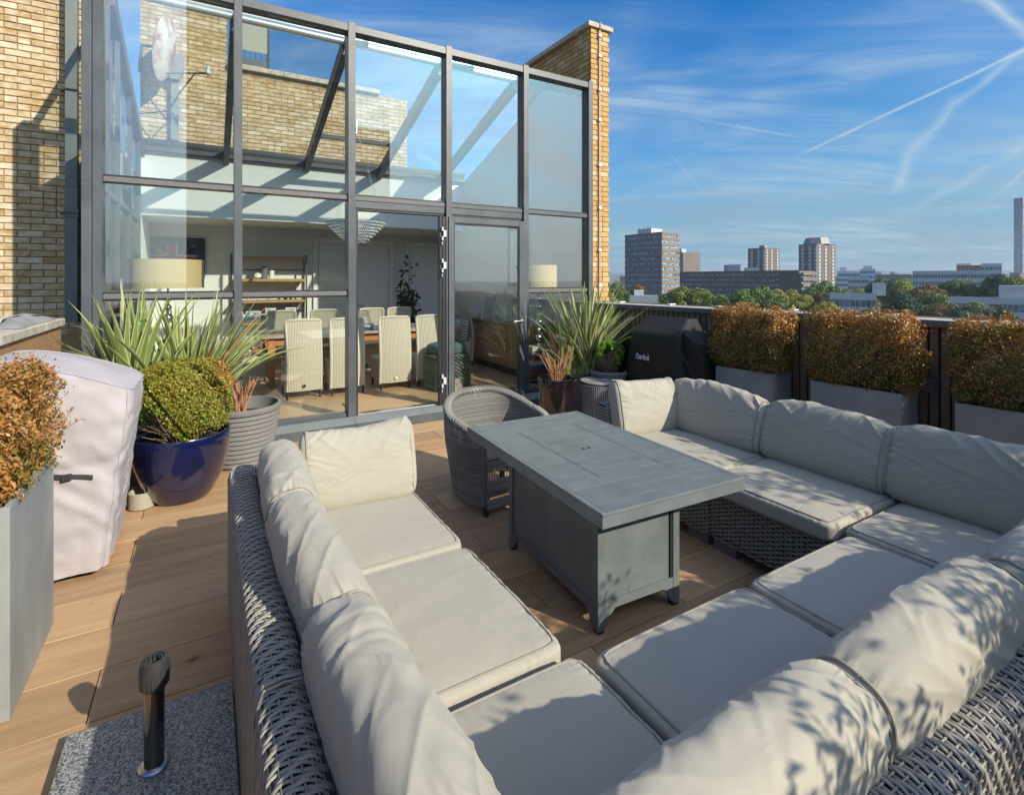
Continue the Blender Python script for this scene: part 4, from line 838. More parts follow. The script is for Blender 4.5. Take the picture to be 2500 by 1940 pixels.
MB().tube([(p.x+.026*math.cos(t), p.y-.012, p.z-.068+.020*math.sin(t)) for t in np.linspace(0, 2*PI, 20)[:-1]], .0035, 6, closed=True).go('ring', STEEL, gc, True, world=True)
MB().lathe([(.24, .0), (.26, .045), (.25, .05)], 30, (-.74, 4.05, 0), .7, 1.05).go('base', PLASTIC, gc, world=True)
# black grill cover
bg_ = thing('covered_grill', 'black fabric covered gas grill with a white and red logo', 'grill cover', (4.6, 4.3, 0))
def rings_cover(rg, name, m, parent, n=24, disp=.006):
    """stack of rounded rectangles (z, x0,x1,y0,y1) skinned into one cloth surface"""
    V = []; K = n*4
    for (z, x0, x1, y0, y1) in rg:
        cx_, cy_, a_, b_ = (x0+x1)/2, (y0+y1)/2, (x1-x0)/2, (y1-y0)/2
        for k in range(K):
            t = 2*PI*k/K; c, s_ = math.cos(t), math.sin(t); e = 10; r_ = (abs(c)**e+abs(s_)**e)**(-1/e); V.append((cx_+a_*c*r_, cy_+b_*s_*r_, z))
    V = np.array(V).reshape(len(rg), K, 3)
    dz = vnoise(np.arange(K)[None, :]/4., V[..., 2]*6, 3)-.5; ctr = V.mean(1, keepdims=True); d_ = V-ctr; d_[..., 2] = 0; d_ /= np.linalg.norm(d_, axis=2, keepdims=True)+1e-6
    V = V+d_*dz[..., None]*disp*2
    idx = np.arange(len(rg)*K).reshape(len(rg), K); b = np.roll(idx, -1, axis=1); F = np.stack([idx[:-1], b[:-1], b[1:], idx[1:]], -1).reshape(-1, 4)
    V = V.reshape(-1, 3)-np.array(parent.location); o = mesh_obj(name, V, F, m, parent, True)
    bt = mesh_obj('top_panel', V[-K:], [tuple(range(K))], m, parent); return o
lo = [(.03, 4.30, 4.86, 3.62, 4.95)]
prof_ = []
for k in range(31):
    t = k/30; z = .03+t*.86; prof_.append((z, 4.29+.045*t, 4.86, 3.74+.115*t, 4.74-.075*t))
rings_cover(prof_, 'lower_cover', BLACK, bg_)
prof_ = [(.88+.0*k, 4.335, 4.86, 3.86, 4.66) for k in range(1)]+[(.90+.02*k, 4.335+.002*k, 4.86, 3.87+.003*k, 4.65-.003*k) for k in range(9)]
prof_ += [(1.08+.023*k, 4.36+.042*k, 4.85, 3.90+.020*k, 4.61+.010*k) for k in range(8)]
rings_cover(prof_, 'lid_cover', BLACK, bg_)
MB().prism([(3.54, .03), (3.62, .88), (3.66, .94), (3.80, 1.06), (3.90, 1.12), (3.90, .03)], 4.43, 4.84, 'x').go('side_drape', BLACK, bg_, world=True)
MB().prism([(4.60, .03), (4.60, 1.12), (4.68, 1.06), (4.84, .94), (4.88, .88), (4.96, .03)], 4.43, 4.84, 'x').go('side_drape', BLACK, bg_, world=True)
MB().tube([(4.330, 4.64, .985), (4.328, 4.4, .96), (4.328, 4.0, .955), (4.332, 3.88, .95), (4.36, 3.78, .82), (4.36, 3.66, .62), (4.36, 3.58, .60)], .006, 6).go('cord', FRAME_D, bg_, True, world=True)
def text(parent, s, size, M, m, name='lettering', ext=.0008):
    cu = bpy.data.curves.new(name, 'FONT'); cu.body = s; cu.size = size; cu.extrude = ext; cu.offset = size*.022; cu.align_x = 'CENTER'; cu.space_character = .92
    tmp = bpy.data.objects.new(name, cu); COL.objects.link(tmp); dg_ = bpy.context.evaluated_depsgraph_get(); dg_.update()
    me = bpy.data.meshes.new_from_object(tmp.evaluated_get(dg_)); bpy.data.objects.remove(tmp); me.materials.clear(); me.materials.append(m)
    o = bpy.data.objects.new(name, me); COL.objects.link(o); o.parent = parent; o.matrix_local = M; return o
lg = text(bg_, 'Char-Broil', .052, inv(bg_) @ T_(4.296, 4.36, .775) @ Rz(-PI/2) @ Rx(PI/2), mat('logo_white', (.75, .75, .75), None, .7)); lg.scale = (1.02, 1.65, 1)
fl_ = MB().prism([(-.005, 0), (.004, 0), (.010, .011), (.007, .022), (.003, .016), (-.001, .034), (-.008, .018), (-.010, .008)], 0, .0015); fl_.v = [((T_(4.294, 4.275, .838) @ Rz(-PI/2) @ Rx(PI/2)) @ Vector(v)) for v in fl_.v]
fl_.go('flame_mark', mat('logo_red', (.55, .02, .03), None, .6), bg_, world=True)
# folded grey cover with a strap on the left coping
fc = thing('folded_cover', 'folded grey fabric tied with a cream strap on the left coping', 'folded cover', (-1.25, 5.2, 1.362))
nx, ny = 26, 40; V = []; 
for i in range(nx+1):
    for j in range(ny+1):
        x = -.15+.32*i/nx; y = -.55+1.05*j/ny; e = (1-abs(2*i/nx-1)**4)*(1-abs(2*j/ny-1)**6)
        V.append((x+.01*math.sin(y*9), y+.02*math.sin(x*14), .003+.045*e+.010*math.sin(x*30+y*6)*e+.008*math.sin(y*25+x*9)*e))
F = [(i*(ny+1)+j, (i+1)*(ny+1)+j, (i+1)*(ny+1)+j+1, i*(ny+1)+j+1) for i in range(nx) for j in range(ny)]
mesh_obj('fabric', V, F, mat('grey_fabric', (.20, .21, .22), (.27, .28, .29), .85, 6), fc, True)
sb_ = MB()
pts = [(.16, -1.5, .005), (.10, -1.0, .006), (.05, -.62, .008), (.03, -.4, .062), (.0, -.1, .066), (.06, .15, .064), (.16, .42, .04)]
for i in range(len(pts)-1):
    p, q = pts[i], pts[i+1]; k = len(sb_.v); sb_.v += [(p[0]-.02, p[1], p[2]), (p[0]+.02, p[1], p[2]), (q[0]+.02, q[1], q[2]), (q[0]-.02, q[1], q[2])]; sb_.f.append((k, k+1, k+2, k+3))
sb_.go('strap', mat('cream_strap', (.50, .45, .36), None, .85), fc)
# wall lights between the hedges
for k, (xl_, lab) in enumerate(((2.06, 'dark box wall light on the slats between the first and second hedges'), (3.31, 'dark box wall light on the slats between the second and third hedges'))):
    p = PM @ Vector((xl_, 0, .82)); w_ = thing('wall_light', lab, 'wall light', p, A0, 'box wall lights on the slats')
    B('housing', mat('wall_light_grey', (.13, .13, .135), None, .5), -.055, .055, -.055, .058, -.06, .06, w_, .003); B('lens', TABLE_D, -.045, .045, -.045, .045, .0602, .062, w_)
fp = thing('woven_bowl', 'small beige woven pot on the deck behind the lilac cover', 'pot', (-.42, 4.72, 0))
MB().lathe([(.07, .0), (.085, .01), (.085, .12), (.078, .125), (.07, .115), (.068, .04), (1e-4, .035)], 28).go('shell', mat('felt', (.42, .38, .30), (.33, .30, .24), .95, 90, bump=.003), fp, True)

# ------------------------------------------------------------ planters, hedges and pot plants
def planter(label, x0, x1, y0, y1, h, rot=0, group='rectangular grey planters'):
    c = ((x0+x1)/2, (y0+y1)/2, 0); t = thing('planter', label, 'planter', c, rot, group); a, b = (x1-x0)/2, (y1-y0)/2; w = .022
    m = MB().box(-a, a, -b, -b+w, 0, h, None, .002).box(-a, a, b-w, b, 0, h, None, .002).box(-a, -a+w, -b+w, b-w, 0, h).box(a-w, a, -b+w, b-w, 0, h)
    m.go('shell', PLANTER, t); B('soil', SOIL, -a+w, a-w, -b+w, b-w, h-.12, h-.05, t); return t
def hedge(label, x0, x1, y0, y1, z0, z1, n, size, mats, seed, round_=.10, parts=(1,), rot=0, twigs=120, gaps=.25, group='clipped box hedges in planters', bottom=.8):
    rg = np.random.default_rng(seed); cx_, cy_ = (x0+x1)/2, (y0+y1)/2
    t = thing('hedge', label, 'hedge', (cx_, cy_, z0), rot, group)
    a, b, c = (x1-x0)/2, (y1-y0)/2, (z1-z0)/2
    d = rg.normal(0, 1, (n*2, 3)); e = 5; 
    q = rg.integers(0, 6, n*2)
    e = 9; P = rg.uniform(-1, 1, (n*2, 3)); ax = rg.choice(3, n*2, p=np.array([b*c, a*c, a*b])/(b*c+a*c+a*b)); sg = rg.choice([-1, 1], n*2); P[np.arange(n*2), ax] = sg
    rr = (np.abs(P)**e).sum(1)**(1/e); P = P/rr[:, None]; Nn = np.sign(P)*np.abs(P)**(e-1); Nn /= np.linalg.norm(Nn, axis=1, keepdims=True)
    dep = rg.random(n*2)**1.4*.14-(rg.random(n*2) < .06)*rg.random(n*2)*.045
    lump = (vnoise(P[:, 0]*a*13+P[:, 2]*c*9, P[:, 1]*b*13+P[:, 2]*c*12, seed)-.5)*.09*(min(a, b, c)/.3+.3)
    W_ = P*np.array([a, b, c]); W_ += Nn*(lump-dep+.01)[:, None]+rg.normal(0, .008, (n*2, 3)); W_[:, 2] += c
    tw = vnoise(W_[:, 0]*11+4*W_[:, 2], W_[:, 1]*11+7*W_[:, 2], seed+1)
    keep = (tw > gaps)
    low = W_[:, 2]/(2*c); keep &= (low > .0) & (rg.random(n*2) < np.clip((low+.02)/.22, 0, 1)*(1-bottom)+bottom)
    W_, Nn, tw, low = W_[keep][:n], Nn[keep][:n], tw[keep][:n], low[keep][:n]
    V, F = leaves_np(W_, Nn, size, .55, .8, seed)
    sel = np.zeros(len(W_), int)
    if len(mats) > 1:
        pn = .50*vnoise(W_[:, 0]*7+seed, W_[:, 2]*7+W_[:, 1]*7, seed+2)+.62*low+rg.normal(0, .10, len(W_)); pn += .25*(W_[:, 1] < -b*.75); sel = np.clip((pn*len(mats)/1.02).astype(int), 0, len(mats)-1)
    mesh_obj('foliage', V, F, mats, t, False, None, sel)
    m = MB()
    for k in range(twigs):
        bx_, by_ = rg.uniform(-.5, .5)*a, rg.uniform(-.5, .5)*b; ex, ey, ez = rg.uniform(-.97, .97)*a, rg.uniform(-.97, .97)*b, rg.uniform(.15, 1.6)*c
        p1 = (bx_*.6+ex*.4+rg.normal(0, .02), by_*.6+ey*.4+rg.normal(0, .02), ez*.5); m.tube([(bx_, by_, -.06), p1, (ex, ey, ez)], [.004, .003, .0018], 4, False)
    m.go('twigs', TWIG, t, kind='stuff'); return t
BOX_K = mat('box_leaf_olive', (.13, .16, .028), (.18, .16, .035), .5, 4, island=[(.11, .17, .025), (.18, .20, .032), (.22, .18, .04), (.08, .12, .02)], tr=.2)
planter('tall grey planter at the left edge holding a scorched hedge', -1.03, -.655, 2.70, 3.36, .82)
hedge('scorched orange box hedge in the left edge planter', -1.08, -.645, 2.74, 3.42, .80, 1.295, 26000, .0195, [BOX_K, BOX_O, BOX_K, BOX_O, BOX_O, BOX_O], 41, twigs=200, gaps=.36)
# sprig leaning out
sp_ = thing('hedge_sprig', 'single orange leafy sprig sticking out of the left hedge', 'twig', (-.60, 2.95, 1.02))
m = MB(); rgs = np.random.default_rng(5); C_ = []
for (dx, dz, l) in ((.13, .07, 1), (.10, .12, 1), (.05, -.02, 1)):
    pts = [Vector((-.05, 0, 0)), Vector((dx*.5, -.02, dz*.35)), Vector((dx, -.03, dz))]; m.tube(pts, [.003, .0024, .0015], 5)
    for k in range(16): t = k/15; p = pts[0].lerp(pts[2], t); C_.append((p.x+rgs.normal(0, .006), p.y+rgs.normal(0, .006), p.z+rgs.normal(0, .006)))
m.go('stem', TWIG_R, sp_); V, F = leaves_np(np.array(C_), np.tile(np.array([0, -.5, .7]), (len(C_), 1)), .024, .5, .8, 3); mesh_obj('foliage', V, F, BOX_O, sp_)
RT_ = A0+PI/2
for k, (xa, xb, lab, lb2, sd) in enumerate(((4.53, 1.56, 'grey planter beside the black grill cover', 'russet box hedge beside the black grill cover', 51), (4.60, 2.80-.5, 'grey planter of the middle hedge on the right', 'russet box hedge in the middle of the right parapet', 52),
                                      (4.72, 1.0, 'grey planter cut by the right edge of the photo', 'russet box hedge at the right edge of the photo', 53))):
    yc = (3.27, 2.29, 1.20)[k]; ln = (.60, .68, .85)[k]; xc = (4.73, 4.80, 4.88)[k]
    t = planter(lab, xc-.17, xc+.17, yc-ln/2, yc+ln/2, .80, R(4))
    hedge(lb2, xc-.21, xc+.20, yc-ln/2-.05, yc+ln/2+.05, .80, (1.40, 1.40, 1.39)[k], 26000, .022, [BOX_K, BOX_K, BOX_R, BOX_K, BOX_O, BOX_O], sd, rot=R(4), twigs=160, gaps=.30)
# planting behind the camera whose leaves shade the near cushions
for k, (xc, w) in enumerate(((-.2, .7), (1.0, .7), (2.2, .7), (3.4, .7), (4.5, .6))):
    planter('grey planter behind the camera, number %s along the rear parapet' % ('one', 'two', 'three', 'four', 'five')[k], xc-w/2, xc+w/2, -1.85, -1.50, .80)
    hedge('russet box hedge behind the camera, number %s along the rear parapet' % ('one', 'two', 'three', 'four', 'five')[k], xc-w/2-.05, xc+w/2+.05, -1.90, -1.46, .80, 1.36, 5000, .045, [BOX_R], 60+k, twigs=10)
def olive(label, base, trunkh, crown, n, size, seed, spread=1.):
    t = thing('olive_tree', label, 'tree', base); rg = np.random.default_rng(seed); m = MB(); m.tube([(0, 0, .3), (.03, .02, trunkh*.6), (0, 0, trunkh)], [.035, .028, .02], 8); C_ = []; N_ = []
    for k in range(26):
        a = rg.uniform(0, 2*PI); e = rg.uniform(-.15, .85 if trunkh < 1.6 else 1.2); l = crown*rg.uniform(.55, 1.)*spread; tip = Vector((math.cos(a)*math.cos(e)*l, math.sin(a)*math.cos(e)*l, trunkh+math.sin(e)*l))
        m.tube([(0, 0, trunkh*rg.uniform(.6, 1)), tip*.5+Vector((0, 0, trunkh*.5)), tip], [.010, .006, .002], 5, False)
        for q in range(n//26):
            u = rg.uniform(.4, 1.05); p = Vector((0, 0, trunkh*.8)).lerp(tip, u); C_.append((p.x+rg.normal(0, .07), p.y+rg.normal(0, .07), p.z+rg.normal(0, .06))); N_.append((0, 0, 1))
    m.go('trunk', TWIG, t, True); V, F = leaves_np(np.array(C_), np.array(N_), size, .35, .9, seed); mesh_obj('crown', V, F, BOX_G, t)
    MB().lathe([(.20, 0), (.25, .4), (.26, .42), (.23, .42), (.21, .36), (1e-4, .35)], 28).go('pot', RIBPOT, t, True)
olive('potted olive tree behind the camera, nearest the left planters', (1.60, -.95, 0), 1.45, .40, 6500, .05, 71)
olive('potted olive tree behind the camera, middle one of three', (2.72, -.95, 0), 1.45, .52, 10000, .05, 74)
olive('potted olive tree behind the camera, right one of three', (3.66, -.90, 0), 1.45, .46, 7500, .05, 75)
olive('taller potted olive tree in the rear right corner of the terrace', (4.55, -.70, 0), 1.9, .75, 2600, .07, 72)
# ceramic pots
def pot(name, label, cat, loc, prof, m, n=56): 
    t = thing(name, label, cat, loc); MB().lathe(prof, n).go('shell', m, t, True); r_ = prof[-2][0]; MB().lathe([(1e-4, prof[-2][1]-.07), (r_-.012, prof[-2][1]-.075)], 30).go('soil', SOIL, t, True); return t
pot('glazed_pot', 'large glossy cobalt blue round pot on the deck', 'plant pot', (-.17, 4.80, 0), [(.13, 0), (.19, .008), (.225, .05), (.285, .18), (.322, .32), (.335, .44), (.338, .50), (.333, .512), (.318, .512), (.312, .50), (.305, .40)], BLUE)
rb_ = [(.215, 0), (.235, .008)]
for k in range(11):
    z = .02+k*.042; r0_ = .24+.092*(z/.5)**.8; rb_ += [(r0_-.006, z), (r0_+.008, z+.010), (r0_+.008, z+.030), (r0_-.004, z+.040)]
rb_ += [(.338, .49), (.345, .50), (.345, .535), (.338, .54), (.315, .54), (.31, .50), (.30, .42)]
pot('ribbed_pot', 'grey horizontally ribbed pot beside the blue pot', 'plant pot', (.27, 5.42, 0), rb_, RIBPOT)
pot('grey_pot', 'grey round pot of the variegated flax in the left corner', 'plant pot', (-.50, 5.38, 0), [(.16, 0), (.2, .2), (.24, .45), (.25, .50), (.225, .50), (.22, .42)], RIBPOT)
pot('black_pot', 'glossy black round pot holding cut reddish stems', 'plant pot', (3.44, 4.84, 0), [(.12, 0), (.155, .01), (.175, .10), (.20, .30), (.215, .48), (.222, .56), (.218, .575), (.20, .575), (.195, .56), (.185, .45)], BURG)
pot('grey_pot', 'grey round pot under the large flax by the brick pier', 'plant pot', (4.30, 5.38, 0), [(.17, 0), (.20, .2), (.235, .45), (.26, .53), (.265, .585), (.245, .595), (.23, .585), (.225, .48)], RIBPOT)
pot('grey_pot', 'wide rimmed grey pot of the small green bush beside the grill', 'plant pot', (4.24, 4.86, 0), [(.15, 0), (.18, .2), (.20, .45), (.225, .53), (.235, .565), (.22, .585), (.20, .575), (.195, .48)], RIBPOT)
# box ball in the blue pot
def ball(label, loc, r, h, n, size, mats, seed, bare=.25, sc=(1, 1, 1), group=None):
    rg = np.random.default_rng(seed); t = thing('box_bush', label, 'bush', loc, 0, group); d = rg.normal(0, 1, (n, 3)); d /= np.linalg.norm(d, axis=1, keepdims=True)
    e = 3.; rr = (np.abs(d)**e).sum(1)**(-1/e); rr = (np.abs(d)**3.2).sum(1)**(-1/3.2); P = d*rr[:, None]; lump = (vnoise(P[:, 0]*4+P[:, 2]*3, P[:, 1]*4+P[:, 2]*2, seed)-.5)*.13
    P = P*(1+lump-rg.random(n)**1.5*.28)[:, None]; W_ = P*np.array([r*sc[0], r*sc[1], h/2]); W_[:, 2] += h/2
    low = W_[:, 2]/h; az = np.arctan2(d[:, 1], d[:, 0]); thr = bare*(1+.9*np.sin(az*2.3+1.0)+.4*np.sin(az*5)); keep = (low > thr*.9+rg.normal(0, .03, n)) & (vnoise(W_[:, 0]*14+9*W_[:, 2], W_[:, 1]*14, seed+3) > .33)
    W_, d = W_[keep], d[keep]; V, F = leaves_np(W_, d, size, .6, .8, seed)
    s_ = (W_[:, 2]/h*1.1+vnoise(W_[:, 0]*6, W_[:, 1]*6+W_[:, 2]*6, seed+4)*.9+ (W_[:, 0]/r)*.35+rg.normal(0, .15, len(W_))); s_ = (s_-s_.min())/(s_.max()-s_.min())
    sel = np.digitize(s_, [.28, .74][:len(mats)-1]); mesh_obj('foliage', V, F, mats, t, False, None, sel)
    m = MB()
    for k in range(220):
        a = rg.uniform(0, 2*PI); r1 = r*.35*rg.random()**.5; a2 = a+rg.normal(0, .5); r2 = r*rg.uniform(.4, .93); z2 = h*rg.uniform(.12, .6)
        p0, p2 = (r1*math.cos(a), r1*math.sin(a), -.04), (r2*math.cos(a2), r2*math.sin(a2), z2); p1 = ((p0[0]*.6+p2[0]*.4)+rg.normal(0, .02), (p0[1]*.6+p2[1]*.4)+rg.normal(0, .02), z2*.35)
        m.tube([p0, p1, p2], [.005, .0035, .0015], 4, False)
    m.go('twigs', TWIG, t, kind='stuff'); return t
ball('round box bush with bare lower twigs in the cobalt pot', (-.16, 4.80, .46), .33, .60, 46000, .0185, [BOX_GT, BOX_G, BOX_O], 81, .30, (1.02, 1, 1))
ball('small bush with fresh green tips beside the grill cover', (4.24, 4.88, .60), .17, .34, 3500, .026, [BOX_G, BOX_GT], 82, .5)
def cut_stems(label, loc, n, h, seed, m_=TWIG_R):
    rg = np.random.default_rng(seed); t = thing('cut_stems', label, 'plant', loc)
    for k in range(n):
        a = rg.uniform(0, 2*PI); l = h*rg.uniform(.55, 1); sp = rg.uniform(.2, 1.25); r1 = .05*rg.random(); tip = (math.cos(a)*l*sp*.62, math.sin(a)*l*sp*.62, l); mid = (tip[0]*.55+rg.normal(0, .01), tip[1]*.55+rg.normal(0, .01), l*.45)
        MB().tube([(r1*math.cos(a), r1*math.sin(a), -.07), mid, tip], [.0048, .0042, .0034], 6).go('stem', m_, t, True)
cut_stems('cut reddish hydrangea stems in the ribbed grey pot', (.27, 5.42, .52), 34, .27, 91); cut_stems('cut orange brown stems in the glossy black pot', (3.44, 4.84, .55), 40, .34, 92)
def flax(label, loc, n, lmin, lmax, seed, lean=.75, dirs=None, width=.052, dry=.12, avoid=None):
    rg = random.Random(seed); t = thing('flax_plant', label, 'plant', loc, 0, 'variegated flax plants')
    for k in range(n):
        az = rg.uniform(0, 2*PI); 
        if dirs: az = rg.gauss(rg.choice(dirs), .55)
        l = rg.uniform(lmin, lmax); lz = rg.random()**.8*lean; w = width*rg.uniform(.75, 1.15); base = Vector((rg.gauss(0, .05), rg.gauss(0, .05), -.05)); K = 9; V = []; f = []; mids = []; tw = rg.uniform(-.5, .5)
        out = Vector((math.cos(az), math.sin(az), 0)); p = base; ang = PI/2-lz*.75; dr = rg.uniform(.1, .5)*lz*(1.6 if rg.random() < .15 else 1)
        for i in range(K+1):
            s_ = i/K; ww = w*(1-s_**3.0)*(.55+.9*min(s_*3, 1)*.5)*.5+.0006; side0 = Vector((-math.sin(az), math.cos(az), 0)); up = out*math.cos(ang+PI/2)+Vector((0, 0, math.sin(ang+PI/2)))
            a_ = tw+s_*.3; side = side0*math.cos(a_)+up*math.sin(a_); nrm = up*math.cos(a_)-side0*math.sin(a_)
            V += [tuple(p-side*ww+nrm*ww*.35), tuple(p-side*ww*.72+nrm*ww*.2), tuple(p), tuple(p+side*ww*.72+nrm*ww*.2), tuple(p+side*ww+nrm*ww*.35)]
            p = p+(out*math.cos(ang)+Vector((0, 0, math.sin(ang))))*(l/K); ang -= dr*(2.2/K)*s_*2
            if i < K:
                for j in range(4): f.append((i*5+j, i*5+j+1, i*5+j+6, i*5+j+5)); mids.append(1 if j in (0, 3) else 0)
        if avoid and avoid(Vector(loc)+Vector(p)): continue
        dryl = rg.random() < dry
        mesh_obj('leaf', V, f, [LBROWN, LBROWN] if dryl else [LGREEN, LCREAM], t, True, None, mids)
gl = lambda p: p.y > 5.86
flax('tall upright variegated flax in the left corner by the post', (-.56, 5.34, .46), 60, .75, 1.32, 101, .55, width=.066, dry=.04, avoid=gl)
flax('spreading variegated flax between the box bush and the glazing', (-.16, 5.50, .40), 120, .75, 1.35, 102, 1.0, dirs=[-.1, .2, -1.2, PI+.3, .0], width=.060, dry=.04, avoid=gl)
flax('large variegated flax in front of the brick pier', (4.15, 5.22, .55), 150, .70, 1.30, 103, 1.0, width=.062, dry=.04, avoid=lambda p: p.y > 5.88 and p.x < 4.9)
flax('arching low flax leaves over the glossy black pot', (3.85, 5.25, .55), 16, .5, .85, 104, 1.3, dirs=[PI+.3, PI-.4, -1.9], dry=.3, avoid=gl)

# ------------------------------------------------------------ dining room contents
def dining_chair(name, label, loc, rot):
    t = thing(name, label, 'dining chair', loc, rot, 'loom dining chairs'); w = .46; hh = 1.02; m = MB()
    # local: back panel outer face looks towards -y, seat extends to +y
    def yb(z): return .0+.06*math.cos((z-.45)*2.6)-.035*max(0, z-.5)
    nR = 22; Q = []
    for k in range(nR):
        x = -w/2+.03+(w-.06)*k/(nR-1); c_ = .03*(1-(2*x/w)**2)
        Q.append([(x*(1-.08*max(0, z-.45)*0), -yb(z)-c_+.05, z) for z in np.linspace(.10, hh-.004, 16)])
    V, F = tubes_np(np.array(Q), .0105, 6, .7, np.tile(np.array([0., -1, 0]), (nR, 16, 1))); mesh_obj('back_weave', V, F, LLOYD, t, True)['kind'] = 'stuff'
    b = MB()
    for z in np.linspace(.1, hh-.05, 9):
        pass
    pts = [(-w/2+.012, -yb(z)+.05, z) for z in np.linspace(.08, hh-.02, 14)]+[(x, -yb(hh)+.05-.03*(1-(2*x/w)**2), hh+.012*(1-(2*x/w)**2)) for x in np.linspace(-w/2+.03, w/2-.03, 9)]+[(w/2-.012, -yb(z)+.05, z) for z in np.linspace(hh-.02, .08, 14)]
    b.tube(pts, .019, 8); b.go('back_frame', LLOYD, t, True)
    B('back_core', LLOYD, -w/2+.02, w/2-.02, .02, .045, .12, .5, t)
    B('seat', LLOYD, -w/2+.01, w/2-.01, .046, .50, .36, .44, t, .01); B('skirt', LLOYD, -w/2+.015, w/2-.015, .05, .49, .12, .359, t)
    for x_, y_ in ((-w/2+.025, .0), (w/2-.025, .0), (-w/2+.03, .47), (w/2-.03, .47)): MB().lathe([(.015, 0), (.018, .10)], 10, (x_, y_-.01, 0)).go('leg', mat('chair_foot', (.03, .025, .025), None, .5), t, True)
    MB().lathe([(.022, 0), (.022, .004)], 14).go('badge', CHROME, t).matrix_local = T_(0, -.045, .17) @ Rx(PI/2)
    return t
FZ = .12
d0 = dining_chair('dining_chair', 'cream loom dining chair nearest the glass, first from the left', (1.10, 7.30, FZ), 0)
for lab, x, y, r_ in (('cream loom dining chair nearest the glass, half behind a mullion', 1.655, 7.25, 0), ('cream loom dining chair seen whole through the open doorway', 2.32, 7.24, 0), ('cream loom dining chair nearest the folded door', 2.87, 7.23, 0),
                      ('cream loom chair on the far side below the picture frames', 1.08, 9.55, PI), ('cream loom chair on the far side beside the double doors', 1.77, 9.55, PI), ('cream loom chair on the far side behind the glass vase', 2.60, 9.55, PI), ('cream loom chair on the far side in front of the single door', 3.12, 9.55, PI),
                      ('loom chair at the left head of the table with a patterned cushion', .30, 8.62, -PI/2), ('loom chair at the right head of the table with a patterned cushion', 4.12, 8.62, PI/2)):
    c = copy_tree(d0); c.location = (x, y, FZ); c.rotation_euler.z = r_; c['label'] = lab
FAB = bpy.data.materials.new('lattice_fabric'); FAB.use_nodes = True; n_, l_ = FAB.node_tree.nodes, FAB.node_tree.links
br = n_.new('ShaderNodeTexBrick'); co = n_.new('ShaderNodeTexCoord'); mp = n_.new('ShaderNodeMapping'); mp.inputs['Rotation'].default_value = (PI/2, .78, 0); l_.new(co.outputs['Object'], mp.inputs[0]); l_.new(mp.outputs[0], br.inputs[0])
br.offset = 0; br.inputs['Color1'].default_value = br.inputs['Color2'].default_value = (.62, .66, .64, 1); br.inputs['Mortar'].default_value = (.03, .05, .07, 1); br.inputs['Scale'].default_value = 14; br.inputs['Mortar Size'].default_value = .05; br.inputs['Brick Width'].default_value = .5; br.inputs['Row Height'].default_value = .5; br.inputs['Mortar Smooth'].default_value = .0
l_.new(br.outputs[0], n_['Principled BSDF'].inputs[0]); n_['Principled BSDF'].inputs['Roughness'].default_value = .9
for lab, x, h_ in (('lattice patterned cushion on the left head chair', .50, 0), ('lattice patterned cushion on the right head chair', 3.93, PI)):
    t = thing('scatter_cushion', lab, 'cushion', (x, 8.62, FZ+.45), 0); cushion('pad', .42, .40, .14, t, Rz(h_+PI/2) @ Rx(R(-12)) @ T_(0, 0, .2) @ Rx(PI/2), FAB, seed=9, n=18, pipe=False, crown=.03)
dt = thing('dining_table', 'long weathered wood dining table with orange wood legs', 'dining table', (2.22, 8.66, FZ))
for k in range(5): B('board', WOOD_G, -1.62, 1.62, -.50+k*.2002, -.302+k*.2002, .715, .76, dt, .002)
for sy in (-1, 1):
    B('apron', WOOD_O, -1.50, 1.50, sy*.42-.012, sy*.42+.012, .60, .714, dt)
    for sx in (-1, 1): B('leg', WOOD_O, sx*1.42-.05, sx*1.42+.05, sy*.40-.045, sy*.40+.045, 0, .714, dt, .003)
va = thing('glass_vase', 'clear glass vase with white objects on the dining table', 'vase', (2.17, 8.4, FZ+.76))
MB().lathe([(.13, 0), (.135, .10), (.11, .16), (.09, .24), (.105, .30)], 20).go('vase', GLASSC, va, True); MB().lathe([(.11, .004), (.125, .09), (.09, .1)], 20).go('filling', DOORW, va, True)
bw_ = thing('white_bowl', 'low white ceramic box on the dining table', 'bowl', (2.42, 8.3, FZ+.76)); B('body', DOORW, -.14, .14, -.09, .09, 0, .10, bw_, .02)
ch = thing('chandelier', 'tiered glass drop chandelier hanging over the dining table', 'chandelier', (2.0, 8.2, 2.25))
CR = mat('crystal', (.62, .68, .66), (.28, .32, .31), .12, 60, spec=.9, contrast=(.45, .55))
for k in range(8):
    r_ = .44-.033*k-.004*k*k*.3; z = .33-k*.042; n = int(2*PI*r_/.032); m = MB()
    for j in range(n): a = 2*PI*j/n; m.lathe([(1e-4, -.042), (.010, -.028), (.006, -.006), (1e-4, 0)], 5, (r_*math.cos(a), r_*math.sin(a), z))
    m.go('drop_tier', CR, ch, True, 'stuff'); MB().tube([(r_*math.cos(a), r_*math.sin(a), z+.003) for a in np.linspace(0, 2*PI, 36)[:-1]], .005, 5, closed=True).go('ring', CHROME, ch, True)
m = MB()
for a in (0, 2.1, 4.2): m.tube([(.42*math.cos(a), .42*math.sin(a), .34), (.02*math.cos(a), .02*math.sin(a), 1.75)], .0025, 4)
m.tube([(0, 0, 1.7), (0, 0, 1.9)], .03, 10); m.go('suspension', STEEL, ch)
